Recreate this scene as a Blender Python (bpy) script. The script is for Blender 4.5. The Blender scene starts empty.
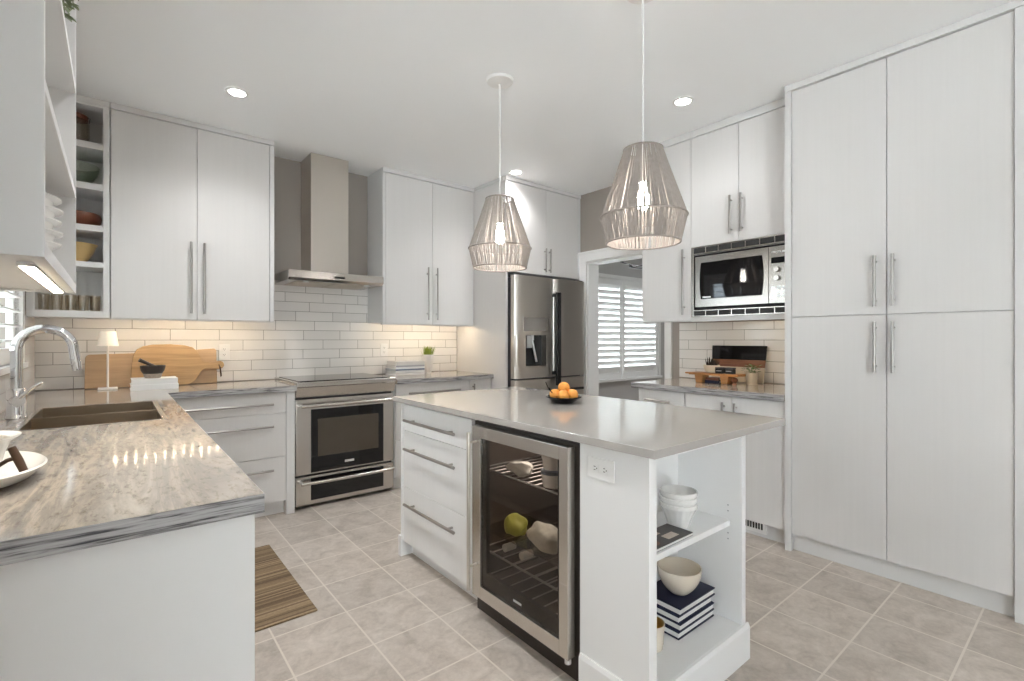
import bpy, bmesh, math, random
from mathutils import Vector, Matrix
R = random.Random(7)
PI = math.pi
S = bpy.context.scene
COL = S.collection

# ------------------------------------------------------------------ camera, world, exposure
F_PX, YAW, CAM_H = 486.37, 0.6837, 1.243
cam_d = bpy.data.cameras.new('camera')
cam = bpy.data.objects.new('camera', cam_d)
COL.objects.link(cam)
cam.location = (0, 0, CAM_H)
cam.rotation_euler = (PI / 2, 0, -YAW)
cam_d.sensor_width = 36.0
cam_d.lens = F_PX / 1024 * 36.0
cam_d.shift_y = -1.56 / 1024
cam_d.clip_start = 0.02
S.camera = cam
S.view_settings.view_transform = 'Standard'
S.view_settings.look = 'None'
S.view_settings.gamma = 1.0
S.view_settings.use_curve_mapping = False
S.view_settings.exposure = 2.02

world = bpy.data.worlds.new('daylight')
S.world = world
world.use_nodes = True
bg = world.node_tree.nodes['Background']
wt = world.node_tree                    # hazy sky above; brightness added below the horizon to light the ceiling
w_tc = wt.nodes.new('ShaderNodeTexCoord')
w_sx = wt.nodes.new('ShaderNodeSeparateXYZ')
w_rp = wt.nodes.new('ShaderNodeValToRGB')
w_ma = wt.nodes.new('ShaderNodeMath')
w_ma.operation = 'MULTIPLY_ADD'
w_ma.inputs[1].default_value = 0.5
w_ma.inputs[2].default_value = 0.5
wt.links.new(w_tc.outputs['Generated'], w_sx.inputs[0])
wt.links.new(w_sx.outputs['Z'], w_ma.inputs[0])
wt.links.new(w_ma.outputs[0], w_rp.inputs[0])
w_rp.color_ramp.elements[0].position = 0.47
w_rp.color_ramp.elements[0].color = (0.88, 0.96, 1.0, 1)
w_rp.color_ramp.elements[1].position = 0.52
w_rp.color_ramp.elements[1].color = (0.27, 0.31, 0.345, 1)
wt.links.new(w_rp.outputs[0], bg.inputs[0])
bg.inputs[1].default_value = 6.6
S.cycles.max_bounces = 14
S.cycles.diffuse_bounces = 9
S.cycles.transparent_max_bounces = 16
S.cycles.sample_clamp_indirect = 6.0
# sun added behind the camera, entering an added opening to bounce off the floor
sun_d = bpy.data.lights.new('sun', 'SUN')
sun_d.energy = 14.0
sun_d.angle = math.radians(2)
sun_d.color = (0.86, 0.95, 1.0)
sun = bpy.data.objects.new('sun', sun_d)
COL.objects.link(sun)
sun.rotation_euler = (math.radians(42), 0, math.radians(10))

# ------------------------------------------------------------------ materials
MATS = {}

def nt_new(name):
    m = bpy.data.materials.new(name)
    m.use_nodes = True
    t = m.node_tree
    b = t.nodes['Principled BSDF']
    MATS[name] = m
    return m, t, b

def mat(name, col, rough=0.5, metal=0.0, spec=0.5, emit=None, estr=0.0, bump=0.0, bscale=200, trans=0.0, ior=1.45, alpha=1.0, var=0.0, vscale=8.0):
    m, t, b = nt_new(name)
    b.inputs['Base Color'].default_value = (*col, 1)
    b.inputs['Roughness'].default_value = rough
    b.inputs['Metallic'].default_value = metal
    b.inputs['Specular IOR Level'].default_value = spec
    b.inputs['IOR'].default_value = ior
    b.inputs['Transmission Weight'].default_value = trans
    b.inputs['Alpha'].default_value = alpha
    if emit:
        b.inputs['Emission Color'].default_value = (*emit, 1)
        b.inputs['Emission Strength'].default_value = estr
    tc = t.nodes.new('ShaderNodeTexCoord')
    if var or bump:
        n = t.nodes.new('ShaderNodeTexNoise')
        n.inputs['Scale'].default_value = vscale
        n.inputs['Detail'].default_value = 4
        t.links.new(tc.outputs['Object'], n.inputs['Vector'])
        if var:
            mx = t.nodes.new('ShaderNodeMixRGB')
            mx.inputs[1].default_value = (*[c * (1 - var) for c in col], 1)
            mx.inputs[2].default_value = (*[min(1, c * (1 + var)) for c in col], 1)
            t.links.new(n.outputs['Fac'], mx.inputs[0])
            t.links.new(mx.outputs[0], b.inputs['Base Color'])
        if bump:
            n2 = t.nodes.new('ShaderNodeTexNoise')
            n2.inputs['Scale'].default_value = bscale
            t.links.new(tc.outputs['Object'], n2.inputs['Vector'])
            bp = t.nodes.new('ShaderNodeBump')
            bp.inputs['Strength'].default_value = bump
            bp.inputs['Distance'].default_value = 0.002
            t.links.new(n2.outputs['Fac'], bp.inputs['Height'])
            t.links.new(bp.outputs[0], b.inputs['Normal'])
    return m

def ramp(t, stops):
    r = t.nodes.new('ShaderNodeValToRGB')
    e = r.color_ramp.elements
    while len(e) < len(stops):
        e.new(0.5)
    for k, (p, c) in enumerate(stops):
        e[k].position = p
        e[k].color = (*c, 1)
    return r

def mapped(t, scale, rot=(0, 0, 0), loc=(0, 0, 0)):
    tc = t.nodes.new('ShaderNodeTexCoord')
    mp = t.nodes.new('ShaderNodeMapping')
    mp.inputs['Scale'].default_value = scale
    mp.inputs['Rotation'].default_value = rot
    mp.inputs['Location'].default_value = loc
    t.links.new(tc.outputs['Object'], mp.inputs['Vector'])
    return mp

def noise(t, mp, scale, detail=5, rough=0.6, dist=0.0):
    n = t.nodes.new('ShaderNodeTexNoise')
    n.inputs['Scale'].default_value = scale
    n.inputs['Detail'].default_value = detail
    n.inputs['Roughness'].default_value = rough
    n.inputs['Distortion'].default_value = dist
    t.links.new(mp.outputs[0], n.inputs['Vector'])
    return n

def math_n(t, op, a, b=None, c=None):
    n = t.nodes.new('ShaderNodeMath')
    n.operation = op
    for k, v in enumerate((a, b, c)):
        if v is None:
            continue
        if isinstance(v, (int, float)):
            n.inputs[k].default_value = v
        else:
            t.links.new(v, n.inputs[k])
    return n.outputs[0]

def mixc(t, fac, c1, c2, blend='MIX'):
    n = t.nodes.new('ShaderNodeMixRGB')
    n.blend_type = blend
    for k, v in enumerate((fac, c1, c2)):
        if isinstance(v, (int, float)):
            n.inputs[k].default_value = v
        elif isinstance(v, tuple):
            n.inputs[k].default_value = (*v, 1)
        else:
            t.links.new(v, n.inputs[k])
    return n.outputs[0]

def grain_mat(name, col, rough, axis='Z', amt=0.012, spec=0.4):
    """painted / thermofoil front with a faint lengthways grain"""
    m, t, b = nt_new(name)
    sc = {'Z': (60, 60, 1.5), 'X': (1.5, 60, 60), 'Y': (60, 1.5, 60)}[axis]
    n = noise(t, mapped(t, sc), 1.0, 3)
    r = ramp(t, [(0.3, tuple(c * (1 - amt) for c in col)), (0.7, tuple(min(1, c * (1 + amt)) for c in col))])
    t.links.new(n.outputs['Fac'], r.inputs[0])
    t.links.new(r.outputs[0], b.inputs['Base Color'])
    b.inputs['Roughness'].default_value = rough
    b.inputs['Specular IOR Level'].default_value = spec
    return m

def stone_mat(name, along, edge=False):
    m, t, b = nt_new(name)
    sc = (1.0, 7.5, 7.5) if along == 'X' else (7.5, 1.0, 7.5)
    mp = mapped(t, sc)
    n1 = noise(t, mp, 1.25, 8, 0.66, 0.55)
    if edge:
        r1 = ramp(t, [(0.37, (0.02, 0.02, 0.025)), (0.44, (0.20, 0.19, 0.19)), (0.52, (0.40, 0.39, 0.39)), (0.7, (0.50, 0.49, 0.49))])
        mp = mapped(t, (5.0, 90, 130) if along == 'X' else (90, 5.0, 130))
        n1 = noise(t, mp, 1.2, 6, 0.65, 0.5)
        t.links.new(n1.outputs['Fac'], r1.inputs[0])
        c = r1.outputs[0]
    else:
        r1 = ramp(t, [(0.28, (0.17, 0.15, 0.14)), (0.41, (0.28, 0.25, 0.225)), (0.49, (0.47, 0.41, 0.345)), (0.56, (0.33, 0.295, 0.265)), (0.68, (0.50, 0.445, 0.38))])
        t.links.new(n1.outputs['Fac'], r1.inputs[0])
        n2 = noise(t, mapped(t, (9, 26, 26) if along == 'X' else (26, 9, 26)), 2.6, 6, 0.7, 0.4)
        r2 = ramp(t, [(0.33, (0.5, 0.46, 0.43)), (0.48, (1, 1, 1))])
        t.links.new(n2.outputs['Fac'], r2.inputs[0])
        c = mixc(t, 0.75, r1.outputs[0], r2.outputs[0], 'MULTIPLY')
    t.links.new(c, b.inputs['Base Color'])
    b.inputs['Roughness'].default_value = 0.3 if edge else 0.085
    b.inputs['Specular IOR Level'].default_value = 0.5
    return m

def subway_mat(name, axis, col=(0.80, 0.78, 0.755), u0=0.0):
    """glossy white running tile, each course shifted; axis = horizontal world axis"""
    m, t, b = nt_new(name)
    tc = t.nodes.new('ShaderNodeTexCoord')
    sx = t.nodes.new('ShaderNodeSeparateXYZ')
    t.links.new(tc.outputs['Object'], sx.inputs[0])
    u = sx.outputs['X' if axis == 'X' else 'Y']
    z = sx.outputs['Z']
    TH, TL = 0.0793, 0.307
    v = math_n(t, 'DIVIDE', math_n(t, 'SUBTRACT', z, 0.9175), TH)
    row = math_n(t, 'FLOOR', v)
    fv = math_n(t, 'FRACT', v)
    wn = t.nodes.new('ShaderNodeTexWhiteNoise')
    wn.noise_dimensions = '1D'
    t.links.new(math_n(t, 'ADD', row, 3.3), wn.inputs['W'])
    off = math_n(t, 'ADD', math_n(t, 'MULTIPLY', row, 0.43), math_n(t, 'MULTIPLY', wn.outputs['Value'], 0.25))
    uu = math_n(t, 'ADD', math_n(t, 'DIVIDE', math_n(t, 'SUBTRACT', u, u0 + 10.0), -TL), off)
    fu = math_n(t, 'FRACT', uu)
    gv, gu = 0.022, 0.0057
    g1 = math_n(t, 'LESS_THAN', math_n(t, 'MINIMUM', fv, math_n(t, 'SUBTRACT', 1.0, fv)), gv)
    g2 = math_n(t, 'LESS_THAN', math_n(t, 'MINIMUM', fu, math_n(t, 'SUBTRACT', 1.0, fu)), gu)
    g = math_n(t, 'MAXIMUM', g1, g2)
    wn2 = t.nodes.new('ShaderNodeTexWhiteNoise')
    wn2.noise_dimensions = '2D'
    cb = t.nodes.new('ShaderNodeCombineXYZ')
    t.links.new(math_n(t, 'FLOOR', uu), cb.inputs[0])
    t.links.new(row, cb.inputs[1])
    t.links.new(cb.outputs[0], wn2.inputs['Vector'])
    tile = mixc(t, wn2.outputs['Value'], tuple(c * 0.95 for c in col), tuple(min(1, c * 1.03) for c in col))
    t.links.new(mixc(t, g, tile, (0.27, 0.25, 0.23)), b.inputs['Base Color'])
    t.links.new(math_n(t, 'ADD', math_n(t, 'MULTIPLY', g, 0.6), 0.14), b.inputs['Roughness'])
    bp = t.nodes.new('ShaderNodeBump')
    bp.inputs['Strength'].default_value = 0.5
    bp.inputs['Distance'].default_value = 0.003
    t.links.new(math_n(t, 'SUBTRACT', 1.0, g), bp.inputs['Height'])
    t.links.new(bp.outputs[0], b.inputs['Normal'])
    return m

def floor_mat():
    m, t, b = nt_new('floor_tile')
    tc = t.nodes.new('ShaderNodeTexCoord')
    sx = t.nodes.new('ShaderNodeSeparateXYZ')
    t.links.new(tc.outputs['Object'], sx.inputs[0])
    P = 0.305
    u = math_n(t, 'DIVIDE', math_n(t, 'SUBTRACT', sx.outputs['X'], 0.815 - 30 * P), P)
    v = math_n(t, 'DIVIDE', math_n(t, 'SUBTRACT', sx.outputs['Y'], 0.67 - 30 * P), P)
    fu, fv = math_n(t, 'FRACT', u), math_n(t, 'FRACT', v)
    w = 0.012
    du = math_n(t, 'MINIMUM', fu, math_n(t, 'SUBTRACT', 1.0, fu))
    dv = math_n(t, 'MINIMUM', fv, math_n(t, 'SUBTRACT', 1.0, fv))
    g = math_n(t, 'LESS_THAN', math_n(t, 'MINIMUM', du, dv), w)
    cb = t.nodes.new('ShaderNodeCombineXYZ')
    t.links.new(math_n(t, 'FLOOR', u), cb.inputs[0])
    t.links.new(math_n(t, 'FLOOR', v), cb.inputs[1])
    wn = t.nodes.new('ShaderNodeTexWhiteNoise')
    wn.noise_dimensions = '2D'
    t.links.new(cb.outputs[0], wn.inputs['Vector'])
    n1 = noise(t, mapped(t, (1, 1, 1)), 9, 7, 0.65, 0.6)
    r = ramp(t, [(0.32, (0.40, 0.35, 0.305)), (0.5, (0.50, 0.445, 0.395)), (0.68, (0.58, 0.525, 0.475))])
    t.links.new(n1.outputs['Fac'], r.inputs[0])
    n3 = noise(t, mapped(t, (1, 1, 1)), 45, 4, 0.7)
    c = mixc(t, 0.22, r.outputs[0], n3.outputs['Fac'], 'OVERLAY')
    tone = math_n(t, 'ADD', 0.92, math_n(t, 'MULTIPLY', wn.outputs['Value'], 0.14))
    cbt = t.nodes.new('ShaderNodeCombineXYZ')
    for k in range(3):
        t.links.new(tone, cbt.inputs[k])
    c = mixc(t, 1.0, c, cbt.outputs[0], 'MULTIPLY')
    t.links.new(mixc(t, g, c, (0.66, 0.605, 0.54)), b.inputs['Base Color'])
    t.links.new(math_n(t, 'ADD', math_n(t, 'MULTIPLY', n1.outputs['Fac'], 0.2), 0.33), b.inputs['Roughness'])
    b.inputs['Specular IOR Level'].default_value = 0.35
    bp = t.nodes.new('ShaderNodeBump')
    bp.inputs['Strength'].default_value = 0.35
    bp.inputs['Distance'].default_value = 0.002
    t.links.new(math_n(t, 'SUBTRACT', 1.0, g), bp.inputs['Height'])
    t.links.new(bp.outputs[0], b.inputs['Normal'])
    return m

def wood_mat(name, c1, c2, sc=(3, 40, 40), rough=0.45):
    m, t, b = nt_new(name)
    n = noise(t, mapped(t, sc), 1.0, 5, 0.6, 0.7)
    r = ramp(t, [(0.3, c1), (0.7, c2)])
    t.links.new(n.outputs['Fac'], r.inputs[0])
    t.links.new(r.outputs[0], b.inputs['Base Color'])
    b.inputs['Roughness'].default_value = rough
    return m

def steel_mat(name, col, rough, axis='X'):
    m, t, b = nt_new(name)
    sc = {'X': (2, 250, 250), 'Z': (250, 250, 2), 'Y': (250, 2, 250)}[axis]
    n = noise(t, mapped(t, sc), 1.0, 2)
    b.inputs['Metallic'].default_value = 1.0
    b.inputs['Base Color'].default_value = (*col, 1)
    r = math_n(t, 'ADD', rough - 0.025, math_n(t, 'MULTIPLY', n.outputs['Fac'], 0.05))
    t.links.new(r, b.inputs['Roughness'])
    return m

def rug_mat():
    m, t, b = nt_new('woven_stripe')
    tc = t.nodes.new('ShaderNodeTexCoord')
    sx = t.nodes.new('ShaderNodeSeparateXYZ')
    t.links.new(tc.outputs['Object'], sx.inputs[0])
    wn = t.nodes.new('ShaderNodeTexWhiteNoise')
    wn.noise_dimensions = '1D'
    t.links.new(math_n(t, 'FLOOR', math_n(t, 'MULTIPLY', sx.outputs['Y'], 85)), wn.inputs['W'])
    r = ramp(t, [(0.0, (0.12, 0.077, 0.043)), (0.3, (0.19, 0.13, 0.075)), (0.7, (0.25, 0.178, 0.105)), (1.0, (0.34, 0.25, 0.155))])
    t.links.new(wn.outputs['Value'], r.inputs[0])
    n = noise(t, mapped(t, (60, 220, 1)), 1.0, 2)
    c = mixc(t, 0.5, r.outputs[0], n.outputs['Fac'], 'OVERLAY')
    t.links.new(c, b.inputs['Base Color'])
    b.inputs['Roughness'].default_value = 0.95
    bp = t.nodes.new('ShaderNodeBump')
    bp.inputs['Strength'].default_value = 0.6
    bp.inputs['Distance'].default_value = 0.004
    t.links.new(n.outputs['Fac'], bp.inputs['Height'])
    t.links.new(bp.outputs[0], b.inputs['Normal'])
    return m

def glass_mat(name, col=(1, 1, 1), rough=0.0, ior=1.45):
    return mat(name, col, rough, trans=1.0, ior=ior)

def thin_glass(name, tint, refl):
    """flat pane: mostly clear, tinted, with a mirror part growing at grazing angles"""
    m = bpy.data.materials.new(name)
    m.use_nodes = True
    t = m.node_tree
    t.nodes.clear()
    o = t.nodes.new('ShaderNodeOutputMaterial')
    tr = t.nodes.new('ShaderNodeBsdfTransparent')
    tr.inputs[0].default_value = (*tint, 1)
    gl = t.nodes.new('ShaderNodeBsdfGlossy')
    gl.inputs['Roughness'].default_value = 0.01
    fr = t.nodes.new('ShaderNodeLayerWeight')
    mx = t.nodes.new('ShaderNodeMixShader')
    t.links.new(math_n(t, 'MULTIPLY_ADD', math_n(t, 'POWER', fr.outputs['Facing'], 5.0), 0.8, refl), mx.inputs[0])
    t.links.new(tr.outputs[0], mx.inputs[1])
    t.links.new(gl.outputs[0], mx.inputs[2])
    t.links.new(mx.outputs[0], o.inputs[0])
    MATS[name] = m
    return m

grain_mat('cabinet', (0.69, 0.675, 0.665), 0.38)
mat('cabinet_frame', (0.685, 0.68, 0.674), 0.42, var=0.01)
mat('island_white', (0.80, 0.797, 0.792), 0.4, var=0.01)
grain_mat('island_front', (0.80, 0.797, 0.792), 0.35)
mat('ceiling_paint', (0.91, 0.92, 0.93), 0.9, bump=0.1, bscale=300)
mat('taupe_paint', (0.34, 0.305, 0.275), 0.85, bump=0.1, bscale=250)
mat('grey_paint', (0.47, 0.46, 0.45), 0.85, bump=0.1, bscale=250)
mat('white_paint', (0.78, 0.775, 0.765), 0.45, var=0.01)
mat('shutter_white', (0.82, 0.82, 0.81), 0.4, var=0.01)
floor_mat()
subway_mat('subway_back', 'X', u0=0.146)
subway_mat('subway_side', 'Y', u0=0.07)
stone_mat('stone_x', 'X')
stone_mat('stone_y', 'Y')
stone_mat('stone_edge_x', 'X', True)
stone_mat('stone_edge_y', 'Y', True)
mat('quartz', (0.42, 0.395, 0.37), 0.1, var=0.05, vscale=260)
steel_mat('steel', (0.57, 0.545, 0.515), 0.24, 'X')
steel_mat('steel_v', (0.64, 0.60, 0.55), 0.34, 'Z')
steel_mat('steel_y', (0.37, 0.35, 0.325), 0.24, 'Y')
steel_mat('steel_door', (0.62, 0.59, 0.55), 0.26, 'Y')
steel_mat('nickel', (0.40, 0.38, 0.36), 0.33, 'Z')
steel_mat('sink_steel', (0.45, 0.37, 0.28), 0.3, 'X')
mat('chrome', (0.72, 0.72, 0.73), 0.06, 1.0, var=0.01)
mat('dark_steel', (0.018, 0.018, 0.019), 0.3, 0.0, var=0.05)
mat('black_glass', (0.006, 0.006, 0.007), 0.04, spec=0.6, var=0.05)
mat('black', (0.012, 0.012, 0.013), 0.5, var=0.1)
mat('oven_glass', (0.06, 0.048, 0.036), 0.05, spec=0.8, var=0.1)
mat('charcoal', (0.05, 0.05, 0.055), 0.5, var=0.08)
mat('badge', (0.7, 0.7, 0.7), 0.3, 0.7, var=0.02)
mat('display', (0.01, 0.012, 0.014), 0.1, var=0.02)
mat('white_plastic', (0.80, 0.795, 0.78), 0.35, var=0.01)
mat('slot_dark', (0.03, 0.03, 0.03), 0.6, var=0.02)
mat('bulb_glow', (1, 0.95, 0.85), 0.3, emit=(1.0, 0.95, 0.88), estr=26.0, var=0.01)
mat('downlight_glow', (1, 0.95, 0.9), 0.3, emit=(1.0, 0.98, 0.95), estr=10.0, var=0.01)
mat('led_glow', (1, 0.9, 0.75), 0.3, emit=(1.0, 0.80, 0.55), estr=60.0, var=0.01)
mat('strip_glow', (1, 0.9, 0.75), 0.3, emit=(1.0, 0.85, 0.62), estr=11.0, var=0.01)
mat('string', (0.31, 0.275, 0.25), 0.85, var=0.22, vscale=60)
mat('cord', (0.80, 0.80, 0.79), 0.5, var=0.01)
wood_mat('oak_board', (0.33, 0.205, 0.095), (0.53, 0.35, 0.175))
wood_mat('pale_board', (0.42, 0.28, 0.16), (0.53, 0.36, 0.21))
wood_mat('honey_wood', (0.30, 0.13, 0.035), (0.46, 0.22, 0.07), (40, 4, 40))
wood_mat('walnut', (0.13, 0.045, 0.018), (0.24, 0.085, 0.035), (40, 4, 40))
mat('lamp_white', (0.82, 0.80, 0.76), 0.4, var=0.01)
mat('lamp_shade', (0.86, 0.82, 0.74), 0.7, emit=(1.0, 0.86, 0.66), estr=0.06, var=0.01)
mat('paper', (0.74, 0.73, 0.71), 0.8, var=0.05, vscale=40)
mat('book_white', (0.78, 0.78, 0.77), 0.5, var=0.02)
mat('book_grey', (0.40, 0.40, 0.41), 0.5, var=0.1)
mat('book_pale', (0.62, 0.60, 0.58), 0.5, var=0.08)
mat('book_blue', (0.16, 0.2, 0.27), 0.5, var=0.08)
mat('navy', (0.008, 0.010, 0.035), 0.55, var=0.05)
mat('granite_dark', (0.05, 0.042, 0.038), 0.35, var=0.5, vscale=120)
mat('granite_pale', (0.34, 0.29, 0.24), 0.45, var=0.35, vscale=90)
mat('ceramic', (0.80, 0.79, 0.77), 0.18, var=0.01)
mat('cream_ceramic', (0.66, 0.59, 0.49), 0.2, var=0.04)
mat('terracotta', (0.16, 0.05, 0.025), 0.35, var=0.15)
mat('yellow_ceramic', (0.52, 0.36, 0.16), 0.3, var=0.08)
mat('gold', (0.55, 0.36, 0.12), 0.3, 0.6, var=0.08)
mat('soil', (0.03, 0.022, 0.015), 0.95, var=0.3, vscale=90)
mat('grass_green', (0.23, 0.30, 0.04), 0.6, var=0.35, vscale=30)
mat('leaf_green', (0.10, 0.17, 0.05), 0.55, var=0.35, vscale=40)
mat('leaf_dark', (0.15, 0.18, 0.09), 0.55, var=0.3, vscale=40)
mat('orange_peel', (0.85, 0.36, 0.07), 0.45, bump=0.2, bscale=300, var=0.15, vscale=12)
mat('twig', (0.03, 0.022, 0.016), 0.8, var=0.2)
mat('pot_white', (0.72, 0.69, 0.66), 0.5, var=0.03)
mat('pot_cream', (0.60, 0.52, 0.41), 0.6, var=0.05)
thin_glass('clear_glass', (0.95, 0.92, 0.87), 0.10)  # warm light on the glasses is put into the tint
thin_glass('green_glass', (0.86, 0.90, 0.85), 0.10)
thin_glass('cooler_pane', (0.82, 0.78, 0.74), 0.035)
thin_glass('window_pane', (0.97, 0.98, 0.98), 0.03)
rug_mat()
mat('leather', (0.06, 0.03, 0.015), 0.6, var=0.2)
mat('lemon', (0.30, 0.30, 0.05), 0.5, var=0.3, vscale=20)
mat('rice_bag', (0.42, 0.41, 0.36), 0.6, var=0.25, vscale=60)
mat('bottle_green', (0.02, 0.03, 0.012), 0.15, var=0.1)
mat('foil', (0.40, 0.39, 0.36), 0.3, 0.2, var=0.1)
mat('chrome_wire', (0.33, 0.31, 0.30), 0.3, 1.0, var=0.02)
mat('cover_photo', (0.05, 0.04, 0.035), 0.35, var=0.4, vscale=25)
mat('patch_cream', (0.60, 0.52, 0.44), 0.4, var=0.2, vscale=40)
mat('patch_brown', (0.20, 0.10, 0.06), 0.4, var=0.2, vscale=40)
M = MATS

# ------------------------------------------------------------------ mesh helpers
class MB:
    def __init__(self):
        self.bm = bmesh.new()

    def box(self, x0, x1, y0, y1, z0, z1, bev=0.0):
        x0, x1 = min(x0, x1), max(x0, x1)
        y0, y1 = min(y0, y1), max(y0, y1)
        z0, z1 = min(z0, z1), max(z0, z1)
        t = bmesh.new()
        mtx = Matrix.Translation(((x0 + x1) / 2, (y0 + y1) / 2, (z0 + z1) / 2)) @ Matrix.Diagonal((x1 - x0, y1 - y0, z1 - z0, 1))
        bmesh.ops.create_cube(t, size=1.0, matrix=mtx)
        if bev > 0:
            bev = min(bev, 0.45 * min(x1 - x0, y1 - y0, z1 - z0))
            bmesh.ops.bevel(t, geom=t.edges[:], offset=bev, segments=2, affect='EDGES', profile=0.6)
        self._merge(t)
        return self

    def _merge(self, t):
        me = bpy.data.meshes.new('t')
        t.to_mesh(me)
        t.free()
        self.bm.from_mesh(me)
        bpy.data.meshes.remove(me)

    def cyl(self, p0, p1, r0, r1=None, seg=16):
        p0, p1 = Vector(p0), Vector(p1)
        d = p1 - p0
        q = d.to_track_quat('Z', 'Y').to_matrix().to_4x4()
        t = bmesh.new()
        bmesh.ops.create_cone(t, cap_ends=True, segments=seg, radius1=r0, radius2=r0 if r1 is None else r1, depth=d.length,
                              matrix=Matrix.Translation((p0 + p1) / 2) @ q)
        self._merge(t)
        return self

    def ball(self, c, r, s=(1, 1, 1), u=20, v=12):
        t = bmesh.new()
        bmesh.ops.create_uvsphere(t, u_segments=u, v_segments=v, radius=r, matrix=Matrix.Translation(c) @ Matrix.Diagonal((*s, 1)))
        self._merge(t)
        return self

    def tube(self, pts, r, seg=12, caps=True):
        bm = self.bm
        pts = [Vector(p) for p in pts]
        n = len(pts)
        rr = r if isinstance(r, (list, tuple)) else [r] * n
        tang = [(pts[min(k + 1, n - 1)] - pts[max(k - 1, 0)]).normalized() for k in range(n)]
        up = Vector((0, 0, 1)) if abs(tang[0].z) < 0.9 else Vector((1, 0, 0))
        a = tang[0].cross(up).normalized()
        rings = []
        for k in range(n):
            a = (a - tang[k] * a.dot(tang[k])).normalized()
            bv = tang[k].cross(a)
            rings.append([bm.verts.new(pts[k] + (a * math.cos(2 * PI * j / seg) + bv * math.sin(2 * PI * j / seg)) * rr[k]) for j in range(seg)])
        for k in range(n - 1):
            for j in range(seg):
                bm.faces.new((rings[k][j], rings[k][(j + 1) % seg], rings[k + 1][(j + 1) % seg], rings[k + 1][j]))
        if caps:
            bm.faces.new(list(reversed(rings[0])))
            bm.faces.new(rings[-1])
        return self

    def lathe(self, prof, c, seg=32, flute=None):
        """prof: (r, z) list, closed on the axis when r = 0; c: centre x, y, base z"""
        bm = self.bm
        rings = []
        for (r, z) in prof:
            if r <= 1e-6:
                rings.append([bm.verts.new((c[0], c[1], c[2] + z))])
            else:
                ring = []
                for j in range(seg):
                    a = 2 * PI * j / seg
                    q = r * (1 + (flute[1] * math.cos(flute[0] * a) if flute and flute[2] <= z <= flute[3] else 0))
                    ring.append(bm.verts.new((c[0] + q * math.cos(a), c[1] + q * math.sin(a), c[2] + z)))
                rings.append(ring)
        for k in range(len(rings) - 1):
            A, B = rings[k], rings[k + 1]
            for j in range(seg):
                j2 = (j + 1) % seg
                if len(A) == 1 and len(B) == 1:
                    continue
                if len(A) == 1:
                    bm.faces.new((A[0], B[j2], B[j]))
                elif len(B) == 1:
                    bm.faces.new((A[j], A[j2], B[0]))
                else:
                    bm.faces.new((A[j], A[j2], B[j2], B[j]))
        return self

    def prism(self, outline, depth, fn):
        """outline: list of (a, b); fn(a, b, t) -> xyz with t in 0..depth"""
        bm = self.bm
        v0 = [bm.verts.new(fn(a, b, 0.0)) for a, b in outline]
        v1 = [bm.verts.new(fn(a, b, depth)) for a, b in outline]
        n = len(outline)
        bm.faces.new(v0)
        bm.faces.new(list(reversed(v1)))
        for k in range(n):
            bm.faces.new((v0[k], v1[k], v1[(k + 1) % n], v0[(k + 1) % n]))
        return self

def obj(name, mb, material, parent=None, smooth=False, bevel=0.0):
    bm = mb.bm if isinstance(mb, MB) else mb
    bmesh.ops.recalc_face_normals(bm, faces=bm.faces[:])
    off = Vector(parent['_o']) if parent is not None else Vector((0, 0, 0))
    if parent is not None:
        bmesh.ops.translate(bm, verts=bm.verts[:], vec=-off)
    me = bpy.data.meshes.new(name)
    bm.to_mesh(me)
    bm.free()
    if smooth:
        for p in me.polygons:
            p.use_smooth = True
        try:
            me.set_sharp_from_angle(angle=math.radians(38))
        except Exception:
            pass
    me.materials.append(M[material] if isinstance(material, str) else material)
    o = bpy.data.objects.new(name, me)
    COL.objects.link(o)
    if parent is not None:
        o.parent = parent
        o['_o'] = list(off)
    else:
        o['_o'] = [0, 0, 0]
    if bevel:
        b = o.modifiers.new('edge', 'BEVEL')
        b.width = bevel
        b.segments = 2
        b.limit_method = 'ANGLE'
    return o

def thing(name, label, cat, loc, group=None):
    o = bpy.data.objects.new(name, None)
    COL.objects.link(o)
    o.location = loc
    o.empty_display_size = 0.05
    o['_o'] = list(loc)
    o['label'] = label
    o['category'] = cat
    if group:
        o['group'] = group
    return o

def tag(o, label, cat, group=None):
    """a thing that is one mesh: move its origin to the base of the mesh"""
    me = o.data
    vs = [v.co for v in me.vertices]
    c = Vector(((min(v.x for v in vs) + max(v.x for v in vs)) / 2, (min(v.y for v in vs) + max(v.y for v in vs)) / 2, min(v.z for v in vs)))
    me.transform(Matrix.Translation(-c))
    o.location = c
    o['_o'] = list(c)
    o['label'] = label
    o['category'] = cat
    if group:
        o['group'] = group
    return o

def struct(name, mb, material, label=None, parent=None, smooth=False):
    o = obj(name, mb, material, parent, smooth)
    if parent is None:
        o['kind'] = 'structure'
        if label:
            o['label'] = label
            o['category'] = name.split('_')[0]
    return o

def dup(root, loc, label=None, group=None, rotz=0.0, scale=1.0):
    r = root.copy()
    COL.objects.link(r)
    r.location = loc
    r.rotation_euler = (0, 0, rotz)
    r.scale = (scale,) * 3
    if label:
        r['label'] = label
    if group:
        r['group'] = group
    for ch in list(root.children):
        c = ch.copy()
        COL.objects.link(c)
        c.parent = r
        for g in list(ch.children):
            d = g.copy()
            COL.objects.link(d)
            d.parent = c
    return r

# ------------------------------------------------------------------ key planes
ZC = 2.732
YW = 4.295      # stove wall
XL = -0.406     # sink wall
XR = 3.743      # doorway wall
ZK = 0.914

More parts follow.
